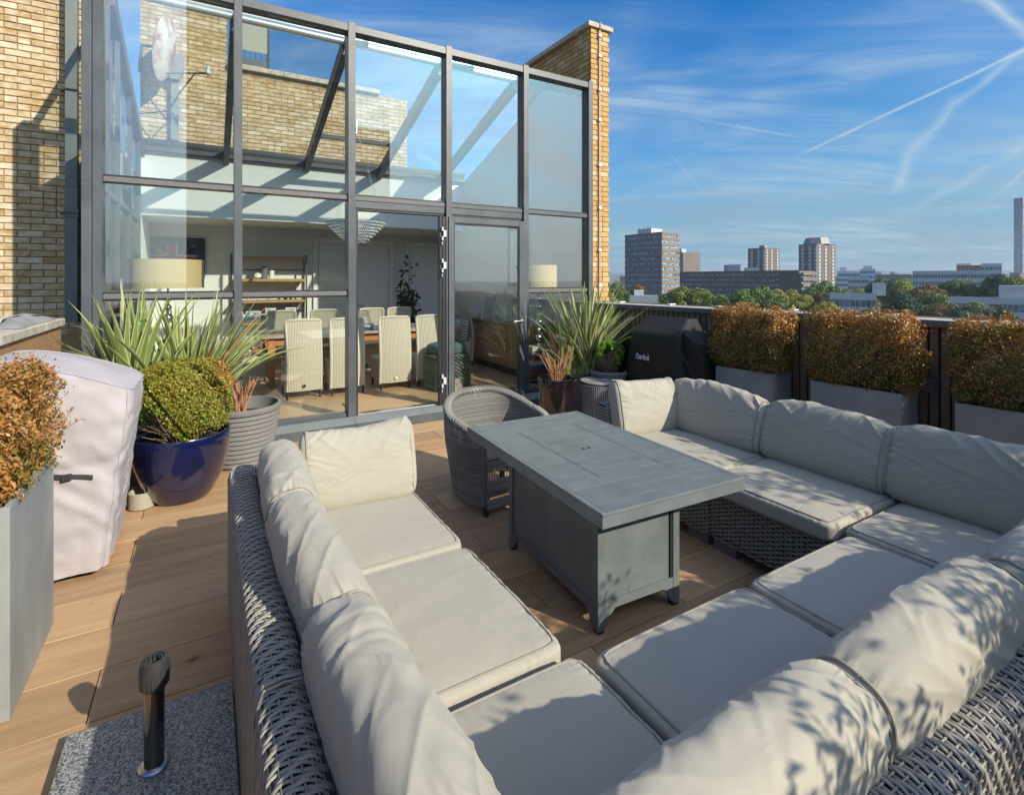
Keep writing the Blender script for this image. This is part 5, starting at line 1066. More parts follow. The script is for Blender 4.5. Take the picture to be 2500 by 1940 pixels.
def lamp(label, loc, r_, h0, h1):
    t = thing('floor_lamp', label, 'lamp', loc, 0, 'drum lamps by the glass'); m = MB(); MB().lathe([(r_-.003, h0), (r_, h0), (r_, h1), (r_-.003, h1)], 48).go('shade', SHADE, t, True)
    n = 8; z0, z1 = .55, h0+.1
    MB().lathe([(.14, 0), (.14, .02), (.02, .05)], 24).go('base', CHROME, t, True); MB().tube([(0, 0, .03), (0, 0, z1+.1)], .010, 8).go('rod', CHROME, t, True)
    for k in range(12): MB().sphere((0, 0, .12+k*.115), .052 if k % 2 else .036, 16, 10).go('ball', CHROME, t, True)
p = onY(410, 700, 6.65); lamp('chrome ball lamp with a large beige drum shade behind the left glass', (p.x, 6.65, FZ), .335, 1.62-FZ-.02, 1.90-FZ)
p = onY(1316, 700, 6.52); lamp('chrome ball lamp with a drum shade behind the right glass', (p.x, 6.52, FZ), .27, 1.575-FZ, 1.90-FZ)
# flag picture
fg = thing('flag_picture', 'framed union flag picture on a dark ground on the far wall', 'picture', (-.53, 11.87, 2.1))
FR_ = mat('flag_dark', (.022, .022, .032), None, .7); RED = mat('flag_red', (.50, .04, .04), (.38, .03, .03), .8, 20); CRM = mat('flag_cream', (.52, .46, .36), (.42, .36, .28), .8, 20); NAV = mat('flag_navy', (.02, .025, .05), None, .8)
B('ground', FR_, -.49, .49, -.02, .0, -.40, .39, fg); B('field', NAV, -.46, .36, -.0215, -.0202, -.32, .26, fg)
cxm, czm = -.05, -.03; Wf, Hf = .41, .29
def band(name, m, pts, y): MB().prism(pts, y-.001, y, 'y').go(name, m, fg)
for s1 in (-1, 1):
    for s2 in (-1, 1):
        a = (cxm, czm); b = (cxm+s1*Wf, czm+s2*Hf); nx_, nz_ = -s2*Hf, s1*Wf; l_2 = math.hypot(nx_, nz_); nx_, nz_ = nx_/l_2, nz_/l_2
        for nm, mm_, w_, yy in (('white_diagonal', CRM, .05, -.0218), ('red_diagonal', RED, .018, -.0230)):
            s_off = .012*s1*s2 if nm[0] == 'r' else 0
            band(nm, mm_, [(a[0]+nx_*(w_+s_off), a[1]+nz_*(w_+s_off)), (b[0], b[1]-s2*w_*.2+s_off), (b[0]-s1*w_*1.2, b[1]), (a[0]-nx_*(w_-s_off), a[1]-nz_*(w_-s_off))] if s1*s2 > 0 else [(a[0]-nx_*w_, a[1]-nz_*w_), (b[0]-s1*w_*1.2, b[1]), (b[0], b[1]-s2*w_*.2), (a[0]+nx_*w_, a[1]+nz_*w_)], yy)
B('white_cross', CRM, cxm-Wf, cxm+Wf, -.0255, -.0242, czm-.085, czm+.085, fg); B('white_cross', CRM, cxm-.09, cxm+.09, -.0257, -.0243, czm-Hf, czm+Hf, fg)
B('red_cross', RED, cxm-Wf, cxm+Wf, -.0272, -.0260, czm-.055, czm+.055, fg); B('red_cross', RED, cxm-.058, cxm+.058, -.0275, -.0261, czm-Hf, czm+Hf, fg)
# shelving
sh = thing('shelf_unit', 'industrial shelf unit of oak boards on a dark metal frame', 'shelves', (1.1, 11.7, FZ))
for z in (.10, .66, 1.09, 1.52, 1.98): B('board', WOOD, -.66, .66, -.17, .17, z, z+.055, sh, .002)
m_fr = mat('shelf_metal', (.05, .05, .05), None, .5)
for x in (-.69, .69):
    for y in (-.15, .15): B('post', m_fr, x-.014, x+.014, y-.014, y+.014, 0, 2.08, sh)
for z in (1.30, 1.75, .9): B('rail', m_fr, -.68, .68, .14, .155, z, z+.02, sh)
for lab, nm, cat, x, z, pr in (('white tea light pot on the upper oak shelf', 'ceramic_pot', 'pot', -.22, 1.577, [(.04, 0), (.075, .03), (.07, .09), (.03, .12)]), ('clear glass cylinder on the upper oak shelf', 'glass_cylinder', 'vase', -.09, 1.577, [(.06, 0), (.06, .26), (.065, .26)]), ('white square candle holder on the upper oak shelf', 'candle_holder', 'candle holder', .04, 1.577, [(.05, 0), (.05, .17)]),
                               ('dark glass bottle on the third shelf down', 'bottle', 'bottle', .30, 1.147, [(.04, 0), (.04, .12), (.012, .17), (.015, .21)]), ('small dark shaker on the third shelf down', 'shaker', 'shaker', .40, 1.147, [(.03, 0), (.03, .08), (.012, .11)]), ('pair of drinking glasses on the third shelf down', 'glass', 'glass', -.02, 1.147, [(.035, 0), (.04, .09)])):
    t = thing(nm, lab, cat, (1.1+x, 11.68, FZ+z)); MB().lathe(pr, 18).go('body', {'glass_cylinder': PIPE, 'bottle': DARKCHROME, 'shaker': DARKCHROME, 'glass': GLASSC}.get(nm, DOORW), t, True)
ph = mat('photo_print', (.55, .58, .60), (.10, .12, .13), .4, 30, contrast=(.45, .55))
for k, (x, w, h) in enumerate(((-.58, .20, .21), (-.30, .27, .21), (.02, .20, .26), (.40, .20, .26))):
    lab = ('silver framed photo at the left end of the lower shelf', 'wide silver framed photo on the lower shelf', 'patterned silver picture frame on the lower shelf', 'framed portrait photo at the right end of the lower shelf')[k]
    t = thing('photo_frame', lab, 'photo frame', (1.1+x, 11.62, FZ+.72)); t.rotation_euler = (R(-10), 0, 0); B('frame', STEEL, -w/2, w/2, 0, .015, 0, h, t); B('print', ph if k != 3 else mat('photo_dark', (.12, .12, .16), (.6, .35, .32), .4, 8), -w/2+.025, w/2-.025, -.003, -.001, .025, h-.025, t)
# doors in the far wall
def idoor(label, x0, x1, top, leaves, hx):
    t = thing('interior_door', label, 'door', ((x0+x1)/2, 11.86, FZ)); c = (x0+x1)/2; w = (x1-x0)/2
    for s_ in (-1, 1): B('architrave', DOORW, s_*w if s_ < 0 else w-.09, (-w+.09) if s_ < 0 else w, -.02, .035, 0, top, t, .003)
    B('architrave', DOORW, -w+.091, w-.091, -.02, .035, top-.10, top, t, .003); iw = 2*w-.20
    for k in range(leaves): B('door_leaf', DOORW, -iw/2+k*iw/leaves+.004, -iw/2+(k+1)*iw/leaves-.004, .0, .03, .01, top-.11, t, .002)
    for z in (.4, 1.3, 2.0): B('hinge', STEEL, w-.104, w-.092, -.012, .0, z, z+.10, t)
    MB().tube([(hx-c, 0, .98), (hx-c, -.045, .98), (hx-c+.02, -.05, .98), (hx-c+.13, -.05, .98)], .010, 8).lathe([(.026, 0), (.026, .004)], 14, (hx-c, -.004, .98)).go('handle', DARKCHROME, t, True)
idoor('white double door with a steel lever in the far wall', 1.98, 3.75, 2.45, 2, 2.93); idoor('white single door with a steel lever at the right of the far wall', 4.06, 5.2, 2.44, 1, 4.25)
# sideboard and items
sb = thing('sideboard', 'long oak sideboard with a grey top along the right wall', 'sideboard', (4.5, 8.3, FZ))
B('carcass', WOOD, -.22, .34, -1.45, 1.45, .12, .82, sb); B('top', WOOD_G, -.25, .35, -1.48, 1.48, .8205, .855, sb, .003)
for k in range(5):
    for z in ((.15, .47), (.485, .805)): B('drawer_front', WOOD, -.236, -.221, -1.42+k*.57, -.87+k*.57, z[0], z[1], sb, .002)
B('plinth', FRAME_D, -.18, .30, -1.40, 1.40, 0, .119, sb)
for k, (y, s_) in enumerate(((8.35, .36), (7.55, .32))):
    t = thing('photo_frame', ('white mounted black photo on the sideboard behind the glass door', 'white mounted photo at the near end of the sideboard')[k], 'photo frame', (4.38, y, FZ+.857), 0); t.rotation_euler = (0, R(12), R(-62)); B('frame', DOORW, -.01, .01, -.17, .17, 0, .40, t, .002); B('print', mat('photo_black', (.04, .05, .05), (.4, .42, .42), .5, 12, contrast=(.5, .6)), -.013, -.0105, -.06, .06, .12, .27, t)
cdl = thing('candle', 'white block candle on the sideboard', 'candle', (4.32, 8.75, FZ+.857)); B('wax', DOORW, -.05, .05, -.05, .05, 0, .12, cdl, .004)
wp = thing('wall_picture', 'tall framed playing card print on the right wall of the dining room', 'picture', (4.84, 8.0, 1.9)); B('frame', FRAME_D, -.02, .0, -.35, .35, -.35, .75, wp); B('print', DOORW, -.024, -.021, -.27, .27, -.27, .67, wp)
hm_ = MB().prism([(0, -.06), (.05, .0), (.04, .04), (.0, .02), (-.04, .04), (-.05, .0)], -.027, -.025, 'x'); hm_.go('heart', FRAME_D, wp)
bk = thing('wicker_basket', 'green grey wicker basket inside the glass door', 'basket', (3.0, 6.95, FZ), R(6))
B('core', WICK_D, -.26, .26, -.20, .20, .02, .50, bk)
WG = mat('basket_green', (.16, .21, .14), None, .7, island=[(.20, .26, .17), (.12, .17, .11), (.24, .28, .20)])
weave_profile('weave', [(-.27, -.21), (.27, -.21), (.28, -.20), (.28, .21), (-.27, .21), (-.28, .20), (-.28, -.20)], .01, .52, Matrix(((0, 1, 0, 0), (0, 0, 1, 0), (1, 0, 0, 0), (0, 0, 0, 1))) , bk, WG, pitch=.026, stake=.042, amp=-.008, r=.010, twill=False)
bl = thing('folded_blanket', 'folded green grey blanket lying on the wicker basket', 'blanket', (3.0, 6.95, FZ+.50), R(6))
cushion('cloth', .50, .38, .14, bl, T_(0, 0, .07), mat('blanket_green', (.10, .17, .16), (.08, .13, .12), .95, 20, bump=.002), seed=4, n=20, pipe=False, crown=.03)
dm = thing('door_mat', 'coir door mat on the floor inside the open doorway', 'door mat', (1.93, 6.44, FZ+.001)); B('pile', mat('coir', (.55, .40, .22), (.42, .29, .14), .95, 120, bump=.003), -.46, .46, -.28, .28, 0, .018, dm, .004)
hpn = thing('house_plant', 'dark leafy houseplant beside the single far door', 'plant', (3.78, 10.9, FZ)); rg = np.random.default_rng(8); C_ = []; m = MB()
for k in range(16):
    x, y = rg.normal(0, .10, 2); z = rg.uniform(.9, 2.0); m.tube([(0, 0, .4), (x*.5, y*.5, z*.6), (x, y, z)], .006, 5, False)
    for q in range(14): C_.append((x*(q/14.)+rg.normal(0, .09), y+rg.normal(0, .07), .7+(z-.6)*q/14.+rg.normal(0, .05)))
m.go('stem', TWIG, hpn); V, F = leaves_np(np.array(C_), np.tile(np.array([0, -1., .2]), (len(C_), 1)), .12, .5, .5, 2); mesh_obj('foliage', V, F, mat('dark_leaf', (.015, .035, .012), (.03, .06, .02), .4, 5), hpn)
MB().lathe([(.14, 0), (.17, .36), (.15, .36), (1e-3, .34)], 20).go('pot', DOORW, hpn, True)
bs = thing('board_game_stack', 'stack of coloured boxes on a low shelf behind the right glass', 'boxes', (4.35, 6.6, FZ))
for k, c_ in enumerate(((.4, .03, .03), (.05, .12, .3), (.5, .5, .5), (.35, .05, .05), (.1, .3, .35), (.55, .5, .4))): B('box', mat('box_col_%s' % ('red', 'blue', 'grey', 'crimson', 'teal', 'cream')[k], c_, None, .5), -.2, .2, -.14, .14, .15+k*.07, .215+k*.07, bs)
B('shelf', FRAME_D, -.3, .3, -.16, .16, .10, .149, bs)

# ------------------------------------------------------------ the city beyond
WB = mat('window_blind', (.35, .42, .48), (.06, .08, .10), .25, .9, contrast=(.40, .60), spec=.6, detail=2)
CON = mat('brown_concrete', (.20, .155, .125), (.24, .19, .155), .9, .15); CONW = mat('pale_render', (.50, .52, .53), (.44, .46, .48), .8, .3); BRN = mat('brown_brick', (.14, .105, .08), (.17, .13, .10), .9, .2)
WHB = mat('white_panel', (.55, .55, .54), None, .7); GLZ = mat('far_glass', (.05, .075, .10), (.20, .25, .30), .2, .6, spec=.7); ORG = mat('orange_panel', (.42, .15, .06), None, .8); LAM = mat('light_metal', (.45, .55, .62), None, .5)
def cityface(t, P0, P1, z0, z1, kind, fl=2.8, n=14, m_wall=CON):
    """storeys of windows standing proud of a wall between two plan points (outward side is towards the camera)"""
    d = Vector((P1[0]-P0[0], P1[1]-P0[1], 0)); l = d.length; d.normalize(); nn = Vector((d.y, -d.x, 0))
    if nn.dot(Vector((-P0[0], -P0[1], 0))) < 0: nn = -nn
    Mf = Matrix(((d.x, -nn.x, 0, P0[0]), (d.y, -nn.y, 0, P0[1]), (0, 0, 1, 0), (0, 0, 0, 1))); k = 0; z = z1-fl*1.0
    if Mf.determinant() < 0: pass
    while z > z0:
        if kind == 'bands':
            b = MB(); 
            for j in range(n): b.box(l*(j+.04)/n, l*(j+.96)/n, -.06, .1, z+.95, z+2.25, Mf)
            b.go('window_row', WB, t, kind='stuff'); MB().box(0, l, -.25, .1, z-.25, z+.90, Mf).go('spandrel', m_wall, t)
        k += 1; z -= fl
def block(name, label, cat, f0, f1, dep, zt, zb=-20, m_=CON, kind='bands', fl=2.8, n=14, n2=8, group=None):
    """f0,f1 plan points of the front; dep depth away"""
    d = Vector((f1.x-f0.x, f1.y-f0.y, 0)).normalized(); nn = Vector((-d.y, d.x, 0)); 
    if nn.dot(Vector((f0.x, f0.y, 0))) < 0: nn = -nn
    t = thing(name, label, cat, (0, 0, 0), 0, group); t.location = (f0.x, f0.y, zb)
    c = [(f0.x, f0.y), (f1.x, f1.y), (f1.x+nn.x*dep, f1.y+nn.y*dep), (f0.x+nn.x*dep, f0.y+nn.y*dep)]
    MB().prism(c, zb, zt).go('wall', m_, t, world=True); return t, d, nn, c
def wfix(t):                                           # children built in world coordinates
    for ch in t.children:
        pass
def rows(t, A_, B_, z0, z1, fl, n, wall, sill=.95, head=2.2, proud=.25, glass_=WB, gap=.05):
    d = Vector((B_[0]-A_[0], B_[1]-A_[1], 0)); l = d.length; d.normalize(); nn = Vector((d.y, -d.x, 0))
    if nn.dot(Vector((A_[0], A_[1], 0))) > 0: nn = -nn
    Mf = Matrix(((d.x, nn.x, 0, A_[0]), (d.y, nn.y, 0, A_[1]), (0, 0, 1, 0), (0, 0, 0, 1)))
    z = z1-fl
    while z > z0:
        b = MB()
        for j in range(n): b.box(l*(j+gap)/n, l*(j+1-gap)/n, -.1, .06, z+sill, z+head, Mf)
        b.go('window_row', glass_, t, world=True, kind='stuff'); MB().box(0, l, -.1, proud, z+head+.1, z+fl+sill-.1, Mf).go('spandrel', wall, t, world=True); z -= fl
def cols(t, A_, B_, z0, z1, xs, w, fl, frame, glass_, proud=.3):
    d = Vector((B_[0]-A_[0], B_[1]-A_[1], 0)); l = d.length; d.normalize(); nn = Vector((d.y, -d.x, 0))
    if nn.dot(Vector((A_[0], A_[1], 0))) > 0: nn = -nn
    Mf = Matrix(((d.x, nn.x, 0, A_[0]), (d.y, nn.y, 0, A_[1]), (0, 0, 1, 0), (0, 0, 0, 1)))
    for x in xs:
        MB().box(x*l-w/2, x*l+w/2, -.1, proud, z0, z1, Mf).go('window_bay', frame, t, world=True); b = MB(); z = z1-fl
        while z > z0: b.box(x*l-w/2+.25, x*l+w/2-.25, proud-.1, proud+.06, z+.7, z+2.1, Mf); z -= fl
        b.go('window', glass_, t, world=True, kind='stuff')
# brown tower block
a, b = far(1526, 680, 287), far(1616, 680, 266)
zt = 1.7+(680-572)/1265*278
t, d, nn, c = block('tower_block', 'tall brown tower block nearest the brick pier', 'building', a, b, 14, zt)
rows(t, (a.x, a.y), (b.x, b.y), -20, zt-.6, 2.85, 13, CON); e2 = (b.x+nn.x*14, b.y+nn.y*14); rows(t, (b.x, b.y), e2, -20, zt-.6, 2.85, 9, CON)
mid = [Vector((a.x, a.y, 0))+d*5.5+nn*4, Vector((a.x, a.y, 0))+d*15+nn*4]
MB().prism([(mid[0].x, mid[0].y), (mid[1].x, mid[1].y), (mid[1].x+nn.x*9, mid[1].y+nn.y*9), (mid[0].x+nn.x*9, mid[0].y+nn.y*9)], zt, zt+3.2).go('roof_house', CONW, t, world=True)
for k in (6, 9, 12, 14): p = Vector((a.x, a.y, 0))+d*k+nn*5; B('antenna', FRAME_D, p.x-.12, p.x+.12, p.y-.12, p.y+.12, zt+3.2, zt+3.2+(.8 if k % 4 else 1.6), t, world=True)
a, b = far(1641, 680, 566), far(1668, 680, 545); zt = 1.7+(680-617)/1265*555
t, d, nn, c = block('tower_block', 'small distant brown tower block just right of the tall one', 'building', a, b, 20, zt); rows(t, (a.x, a.y), (b.x, b.y), -20, zt-1, 3, 7, CON)
p = (a+b)/2+nn*5; B('roof_house', CONW, p.x-3.5, p.x+3.5, p.y-3, p.y+3, zt, zt+4, t, world=True)
# long slab
a, b = far(1632, 680, 335), far(1952, 680, 262); zt = 1.7+(680-664)/1265*300
t, d, nn, c = block('slab_block', 'long low brown slab block of flats above the trees', 'building', a, b, 14, zt); rows(t, (a.x, a.y), (b.x, b.y), -20, zt-.4, 2.85, 52, BRN, gap=.12)
for u0, u1, h in ((1778, 1808, 4.2), (1829, 1853, 2.6)):
    p, q = far(u0, 680, 300), far(u1, 680, 294); MB().prism([(p.x, p.y), (q.x, q.y), (q.x+4, q.y+6), (p.x+4, p.y+6)], zt-.5, zt+h).go('roof_house', CONW, t, world=True)
a2, b2 = far(1956, 680, 258), far(1988, 680, 262); t, d, nn, c = block('slab_block', 'stepped balcony end of the long brown slab block', 'building', a2, b2, 12, zt-1.2, m_=BRN)
rows(t, (a2.x, a2.y), (b2.x, b2.y), -20, zt-1.5, 2.85, 4, CON, proud=1.2, gap=.15)
# two brown towers with pale window columns
for (u0, um, u1, v0, dd_, lab) in ((1826, 1868, 1903, 606, 470, 'shorter brown tower with white window columns'), (1950, 1995, 2040, 596, 400, 'taller brown tower with white window columns and a dark crown')):
    a, b, e = far(u0, 680, dd_+6), far(um, 680, dd_-8), far(u1, 680, dd_+4); zt = 1.7+(680-v0)/1265*dd_; t = thing('tower_block', lab, 'building', (b.x, b.y, -20)); bk_ = Vector((b.x, b.y, 0)); bk_ = bk_*(1+40/bk_.length)
    MB().prism([(a.x, a.y), (b.x, b.y), (e.x, e.y), (bk_.x, bk_.y)], -20, zt).go('wall', BRN, t, world=True)
    cols(t, (a.x, a.y), (b.x, b.y), -18, zt-1.5, (.22, .62, .93), 2.0, 2.8, WHB, GLZ); cols(t, (b.x, b.y), (e.x, e.y), -18, zt-1.5, (.12, .45, .85), 2.0, 2.8, WHB, GLZ)
    cpt = (Vector((a.x, a.y, 0))+Vector((e.x, e.y, 0)))/2; rr_ = (10 if u0 > 1900 else 4)
    MB().lathe([(rr_*1.0, 0), (rr_*.82, 5 if u0 > 1900 else 3)], 8, (cpt.x, cpt.y, zt)).go('roof_crown', mat('crown_metal', (.16, .17, .19), None, .5), t, world=True)
# mid distance pale buildings
def lowblock(label, u0, u1, v0, v1, dd0, dd1, m_, n, fl=3.2, roof=None, rows_=True, glass_=GLZ, dep=6, name='low_block', wall=None):
    a = far(u0, 680, dd0); dm_ = far((u0+u1)/2, 680, 1.); db_ = far(u1, 680, 1.); a2_ = Vector((a.x, a.y)); m2_ = Vector((dm_.x, dm_.y)).normalized(); b2_ = Vector((db_.x, db_.y))
    b = b2_*(a2_.dot(m2_)/b2_.dot(m2_)); b = Vector((b.x, b.y, 0)); a = Vector((a.x, a.y, 0)); zt = 1.7+(680-v0)/1265*(dd0+dd1)/2; t, d, nn, c = block(name, label, 'building', a, b, dep, zt, m_=m_)
    if rows_: rows(t, (a.x, a.y), (b.x, b.y), max(-20, zt-fl*5), zt-.3, fl, n, wall or m_, .9, 2.3, .12, glass_, .10)
    if roof:
        for (s0, s1, h) in roof: P_, Q_ = Vector((a.x, a.y, 0))+d*((b-a).length*s0)+nn*2, Vector((a.x, a.y, 0))+d*((b-a).length*s1)+nn*2; MB().prism([(P_.x, P_.y), (Q_.x, Q_.y), (Q_.x+nn.x*5, Q_.y+nn.y*5), (P_.x+nn.x*5, P_.y+nn.y*5)], zt, zt+h).go('roof_house', CONW, t, world=True)
    return t
lowblock('pale blue glass fronted office beyond the trees', 2044, 2100, 664, 700, 330, 325, LAM, 12, roof=[(.1, .4, 3)]); lowblock('white panelled office with dark windows beyond the trees', 2070, 2122, 678, 700, 260, 262, CONW, 9)
lowblock('narrow glass stair tower of the distant office', 2100, 2137, 658, 700, 350, 350, LAM, 5, roof=[(.2, .8, 2.5)])
lowblock('dark brown terrace of houses on the skyline', 2122, 2225, 672, 700, 480, 520, BRN, 16, roof=[(.1, .3, 3), (.5, .6, 3)])
lowblock('white and glass block left of the orange panelled flats', 2228, 2420, 665, 700, 230, 255, CONW, 24); lowblock('white flats with orange panels on the skyline', 2335, 2440, 650, 700, 270, 262, CONW, 10, roof=[(.0, .35, 1.5)], wall=ORG, glass_=GLZ)
lowblock('white end wing of the orange panelled flats', 2395, 2446, 646, 690, 250, 250, CONW, 5)
lowblock('low white block of flats among the trees behind the parapet', 2026, 2140, 719, 760, 112, 120, CONW, 9, 3.0, roof=[(.93, 1.2, 2.6)], name='low_block')
lowblock('low white block of flats at the far right behind the parapet', 2318, 2520, 728, 775, 112, 118, CONW, 14, 3.0, roof=[(.62, 1.0, 2.9)], name='low_block')
lowblock('small grey flat roofed building left of the plane trees', 1538, 1606, 722, 740, 120, 118, mat('grey_render', (.24, .27, .29), None, .8), 5, rows_=False, roof=[(.15, .5, 1.2)])
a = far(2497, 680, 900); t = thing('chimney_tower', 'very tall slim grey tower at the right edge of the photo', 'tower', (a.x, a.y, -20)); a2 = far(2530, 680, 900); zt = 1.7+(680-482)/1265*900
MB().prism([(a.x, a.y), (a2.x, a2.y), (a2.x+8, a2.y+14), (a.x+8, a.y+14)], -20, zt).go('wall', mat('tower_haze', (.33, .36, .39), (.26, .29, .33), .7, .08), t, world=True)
for k in range(9): MB().prism([(a.x-.3, a.y-.3), (a2.x, a2.y-.5), (a2.x, a2.y), (a.x, a.y)], -10+k*17, -9+k*17).go('floor_band', FRAME_D, t, world=True)
# distant low skyline of small houses and wooded ridge
rd = random.Random(3)
def nth(n): return '%d%s' % (n, 'th' if 10 < n % 100 < 14 else {1: 'st', 2: 'nd', 3: 'rd'}.get(n % 10, 'th'))
for k in range(34):
    u = 1485+k*30+rd.uniform(-12, 12); dd_ = rd.uniform(650, 1100); w = rd.uniform(8, 24); h = rd.uniform(3, 10); p = far(u, 680, dd_); t = thing('distant_house', 'tiny distant building on the skyline, %s from the brick pier' % nth(k+1), 'building', (p.x, p.y, -20), rd.uniform(0, .6), 'tiny buildings on the skyline')
    zt = 1.7+(680-rd.uniform(666, 684))/1265*dd_+20; B('wall', rd.choice([CON, CONW, BRN, mat('far_brick', (.30, .17, .12), None, .9)]), -w/2, w/2, -5, 5, 0, zt, t); MB().prism([(-w/2, zt), (w/2, zt), (w/2-2, zt+h*.3), (-w/2+2, zt+h*.3)], -5, 5, 'y').go('roof', FRAME, t)
hv = []; hf = []; n = 60
for k in range(n+1):
    p = far(900+k*40, 680, 2300); hh = 1.7+(680-664+4*math.sin(k*.7)+3*math.sin(k*.23))/1265*2300; q = p*1.3; hv += [(p.x*.86, p.y*.86, -20), (p.x, p.y, hh), (q.x, q.y, hh*.6)]
for k in range(n): hf += [(k*3, k*3+3, k*3+4, k*3+1), (k*3+1, k*3+4, k*3+5, k*3+2)]
struct(mesh_obj('hills', hv, hf, mat('wooded_ridge', (.10, .13, .12), (.15, .17, .16), .95, .02, detail=8), None, True))
# trees
TG = {}
def treemat(nm, cols_):
    cols_ = [tuple(min(.5, q*1.3) for q in c) for c in cols_]; return mat('crown_'+nm, cols_[0], cols_[1], .7, 1.2, island=cols_, tr=.3)
KIND = {'plane': treemat('plane', [(.15, .19, .04), (.20, .22, .05), (.10, .145, .035), (.24, .23, .06)]), 'green': treemat('green', [(.09, .145, .035), (.13, .185, .05), (.06, .10, .03), (.17, .20, .055)]),
        'yellow': treemat('yellow', [(.28, .26, .05), (.22, .24, .05), (.17, .20, .04), (.33, .27, .07)]), 'copper': treemat('copper', [(.11, .045, .035), (.07, .035, .03), (.14, .07, .04)]), 'brown': treemat('brown', [(.20, .12, .05), (.14, .09, .04), (.16, .13, .05)]),
        'dark': treemat('dark', [(.04, .075, .032), (.06, .10, .042), (.03, .055, .026)]), 'grey': treemat('grey', [(.17, .19, .10), (.12, .145, .08), (.22, .22, .14)])}
TC = {}
def crown_mesh(kind, var):
    if (kind, var) in TC: return TC[(kind, var)]
    rg = np.random.default_rng(hash((kind, var)) % 9999 if False else var*17+len(kind)*7); nb = 26; C = rg.normal(0, 1, (nb, 3)); C /= np.linalg.norm(C, axis=1, keepdims=True); C *= rg.uniform(.35, .78, (nb, 1)); C[:, 2] = np.abs(C[:, 2])*.95-.12
    if kind == 'dark' and var % 2: C[:, :2] *= (1.05-C[:, 2:3].clip(0, 1))*.9
    rb = rg.uniform(.20, .36, nb); n = 7000; w = rb**2/np.sum(rb**2); i = rg.choice(nb, n, p=w); d = rg.normal(0, 1, (n, 3)); d /= np.linalg.norm(d, axis=1, keepdims=True); P = C[i]+d*(rb[i]*rg.uniform(.82, 1.06, n))[:, None]
    V, F = leaves_np(P, d, .085, .8, .55, var); me = bpy.data.meshes.new('crown')
    o = mesh_obj('crown', V, F, KIND[kind]); me = o.data; bpy.data.objects.remove(o); TC[(kind, var)] = me; return me
KW = {'plane': 'broad olive green plane tree', 'green': 'rounded mid green tree', 'yellow': 'yellowing autumn tree', 'copper': 'purple brown copper beech', 'brown': 'russet autumn tree', 'dark': 'dark green evergreen tree', 'grey': 'grey green loose tree'}
tk = mat('bark', (.08, .06, .045), None, .9); ntree = 0
def tree(u0, u1, vtop, dd_, kind, where, squash=1.):
    global ntree
    c = far((u0+u1)/2, 680, dd_); rad = (u1-u0)/2/1265*dd_; zt = 1.7+(680-vtop)/1265*dd_; hgt = rad*1.05*squash
    t = thing('tree', '%s %s' % (KW[kind], where), 'tree', (c.x, c.y, -20), random.uniform(0, 6), 'trees of the park below the terrace')
    o = bpy.data.objects.new('crown', crown_mesh(kind, ntree % 4)); COL.objects.link(o); o.parent = t; o.scale = (rad*1.12, rad*1.12, hgt*1.1); o.location = (0, 0, zt+20-hgt*1.08); ntree += 1
    zc = zt+20-hgt*1.0; m = MB().tube([(0, 0, 0), (rad*.04, 0, zc*.55), (0, rad*.03, zc)], [rad*.07, rad*.05, rad*.03], 8)
    for k in range(5): a = k*1.26; m.tube([(0, 0, zc*.6), (math.cos(a)*rad*.45, math.sin(a)*rad*.45, zc+hgt*.3)], [rad*.03, rad*.012], 5, False)
    m.go('trunk', tk, t)
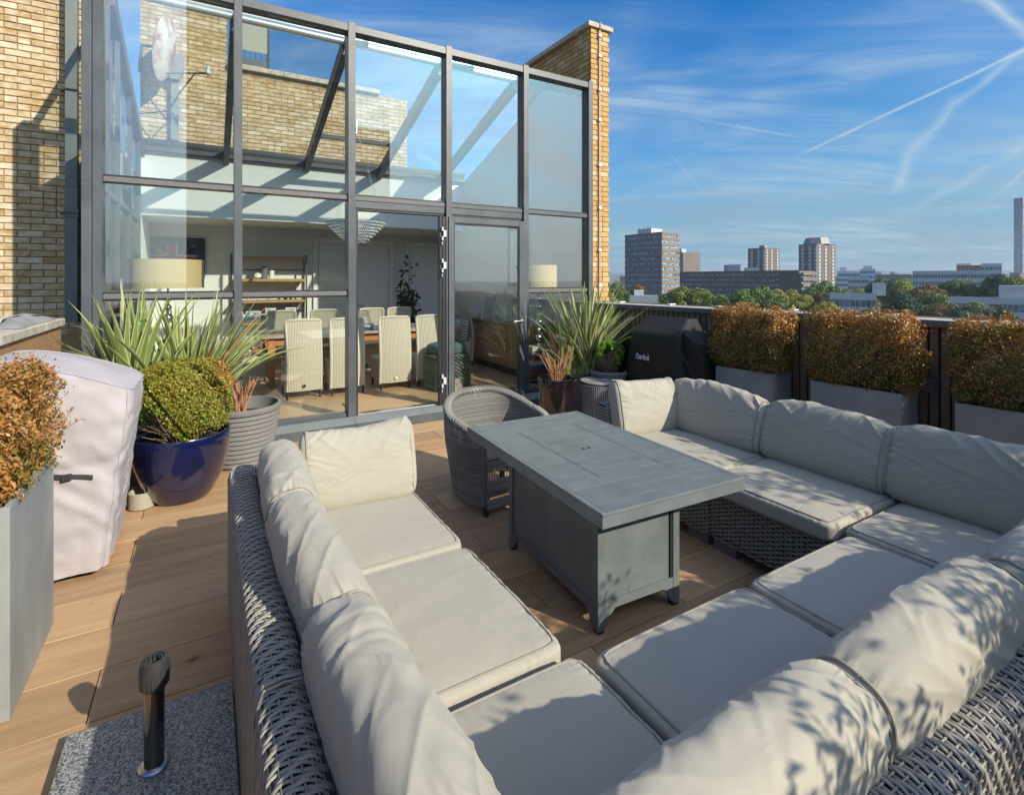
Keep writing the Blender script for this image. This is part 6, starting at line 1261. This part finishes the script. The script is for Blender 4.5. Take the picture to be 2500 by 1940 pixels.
for q in ((1612, 1700, 690, 118, 'plane', 'right of the grey flat roof, left half'), (1662, 1748, 694, 116, 'plane', 'in front of the long slab block, left end'), (1745, 1850, 690, 112, 'green', 'left part of the big clump above the first hedge'),
          (1800, 1905, 684, 122, 'green', 'middle of the big clump above the first hedge'), (1868, 1950, 690, 124, 'yellow', 'right part of the big clump before the slab block'), (1845, 1945, 718, 95, 'green', 'low in front of the big clump'),
          (1925, 1985, 712, 118, 'yellow', 'below the end of the slab block'), (1948, 2012, 708, 140, 'copper', 'between the slab end and the white flats'), (1965, 2050, 678, 190, 'green', 'below the taller brown tower'), (1985, 2055, 728, 104, 'yellow', 'beside the left end of the low white flats'),
          (2020, 2100, 694, 210, 'green', 'behind the low white flats, left'), (2060, 2150, 692, 220, 'plane', 'behind the low white flats, middle'), (2120, 2200, 672, 190, 'dark', 'on the skyline above the white flats'), (2150, 2240, 674, 175, 'plane', 'on the skyline right of the white flats'),
          (2212, 2300, 680, 165, 'brown', 'russet crown left of the orange panelled flats'), (2165, 2265, 706, 122, 'dark', 'big spreading cedar behind the second hedge'), (2225, 2325, 704, 128, 'green', 'right beside the spreading cedar'), (2255, 2320, 735, 108, 'brown', 'low between the cedar and the right flats'),
          (2300, 2360, 672, 170, 'green', 'left below the orange panelled flats'), (2345, 2420, 676, 165, 'grey', 'centre below the orange panelled flats'), (2395, 2480, 660, 160, 'dark', 'tall crown right of the orange panelled flats'), (2440, 2540, 666, 150, 'green', 'at the right edge of the skyline'),
          (2318, 2425, 724, 96, 'grey', 'in front of the right low white flats'), (2400, 2490, 738, 94, 'dark', 'right in front of the far right flats'), (2450, 2530, 690, 140, 'yellow', 'at the right edge behind the flats'), (2095, 2175, 738, 92, 'grey', 'silvery bush before the low white flats'),
          (2160, 2240, 742, 88, 'brown', 'low brown shrub under the cedar'), (1482, 1545, 692, 170, 'green', 'beside the brick pier, left'), (1540, 1580, 690, 150, 'brown', 'small tree before the tall tower block'), (1570, 1625, 716, 140, 'green', 'small tree right of the grey flat roof'),
          (1700, 1790, 706, 140, 'plane', 'between the two clumps before the slab'), (1440, 1510, 700, 130, 'plane', 'behind the flax at the pier'), (2255, 2345, 690, 210, 'dark', 'behind the yellow crown in the middle'), (2040, 2120, 706, 170, 'yellow', 'directly behind the white flats roof')):
    tree(*q)
rt = random.Random(12)
for k in range(26):
    u = 1470+k*41+rt.uniform(-12, 12); tree(u-22, u+22, rt.uniform(671, 680), rt.uniform(380, 560), rt.choice(['green', 'green', 'dark', 'plane']), 'in the distant tree belt, %s from the brick pier' % nth(k+1))

# ------------------------------------------------------------ thin air between the terrace and the far city
hzm = bpy.data.materials.new('haze_air'); hzm.use_nodes = True; hn, hl = hzm.node_tree.nodes, hzm.node_tree.links; hn.clear()
ho = hn.new('ShaderNodeOutputMaterial'); pv = hn.new('ShaderNodeVolumePrincipled'); pv.inputs['Color'].default_value = (.80, .88, 1, 1); pv.inputs['Density'].default_value = .00022; pv.inputs['Anisotropy'].default_value = .3; hl.new(pv.outputs[0], ho.inputs['Volume'])
tag(MB().box(-3600, 3600, -3600, 3600, -21, 75).go('haze', hzm), 'thin blue air haze over the whole city', 'haze', kind='stuff')
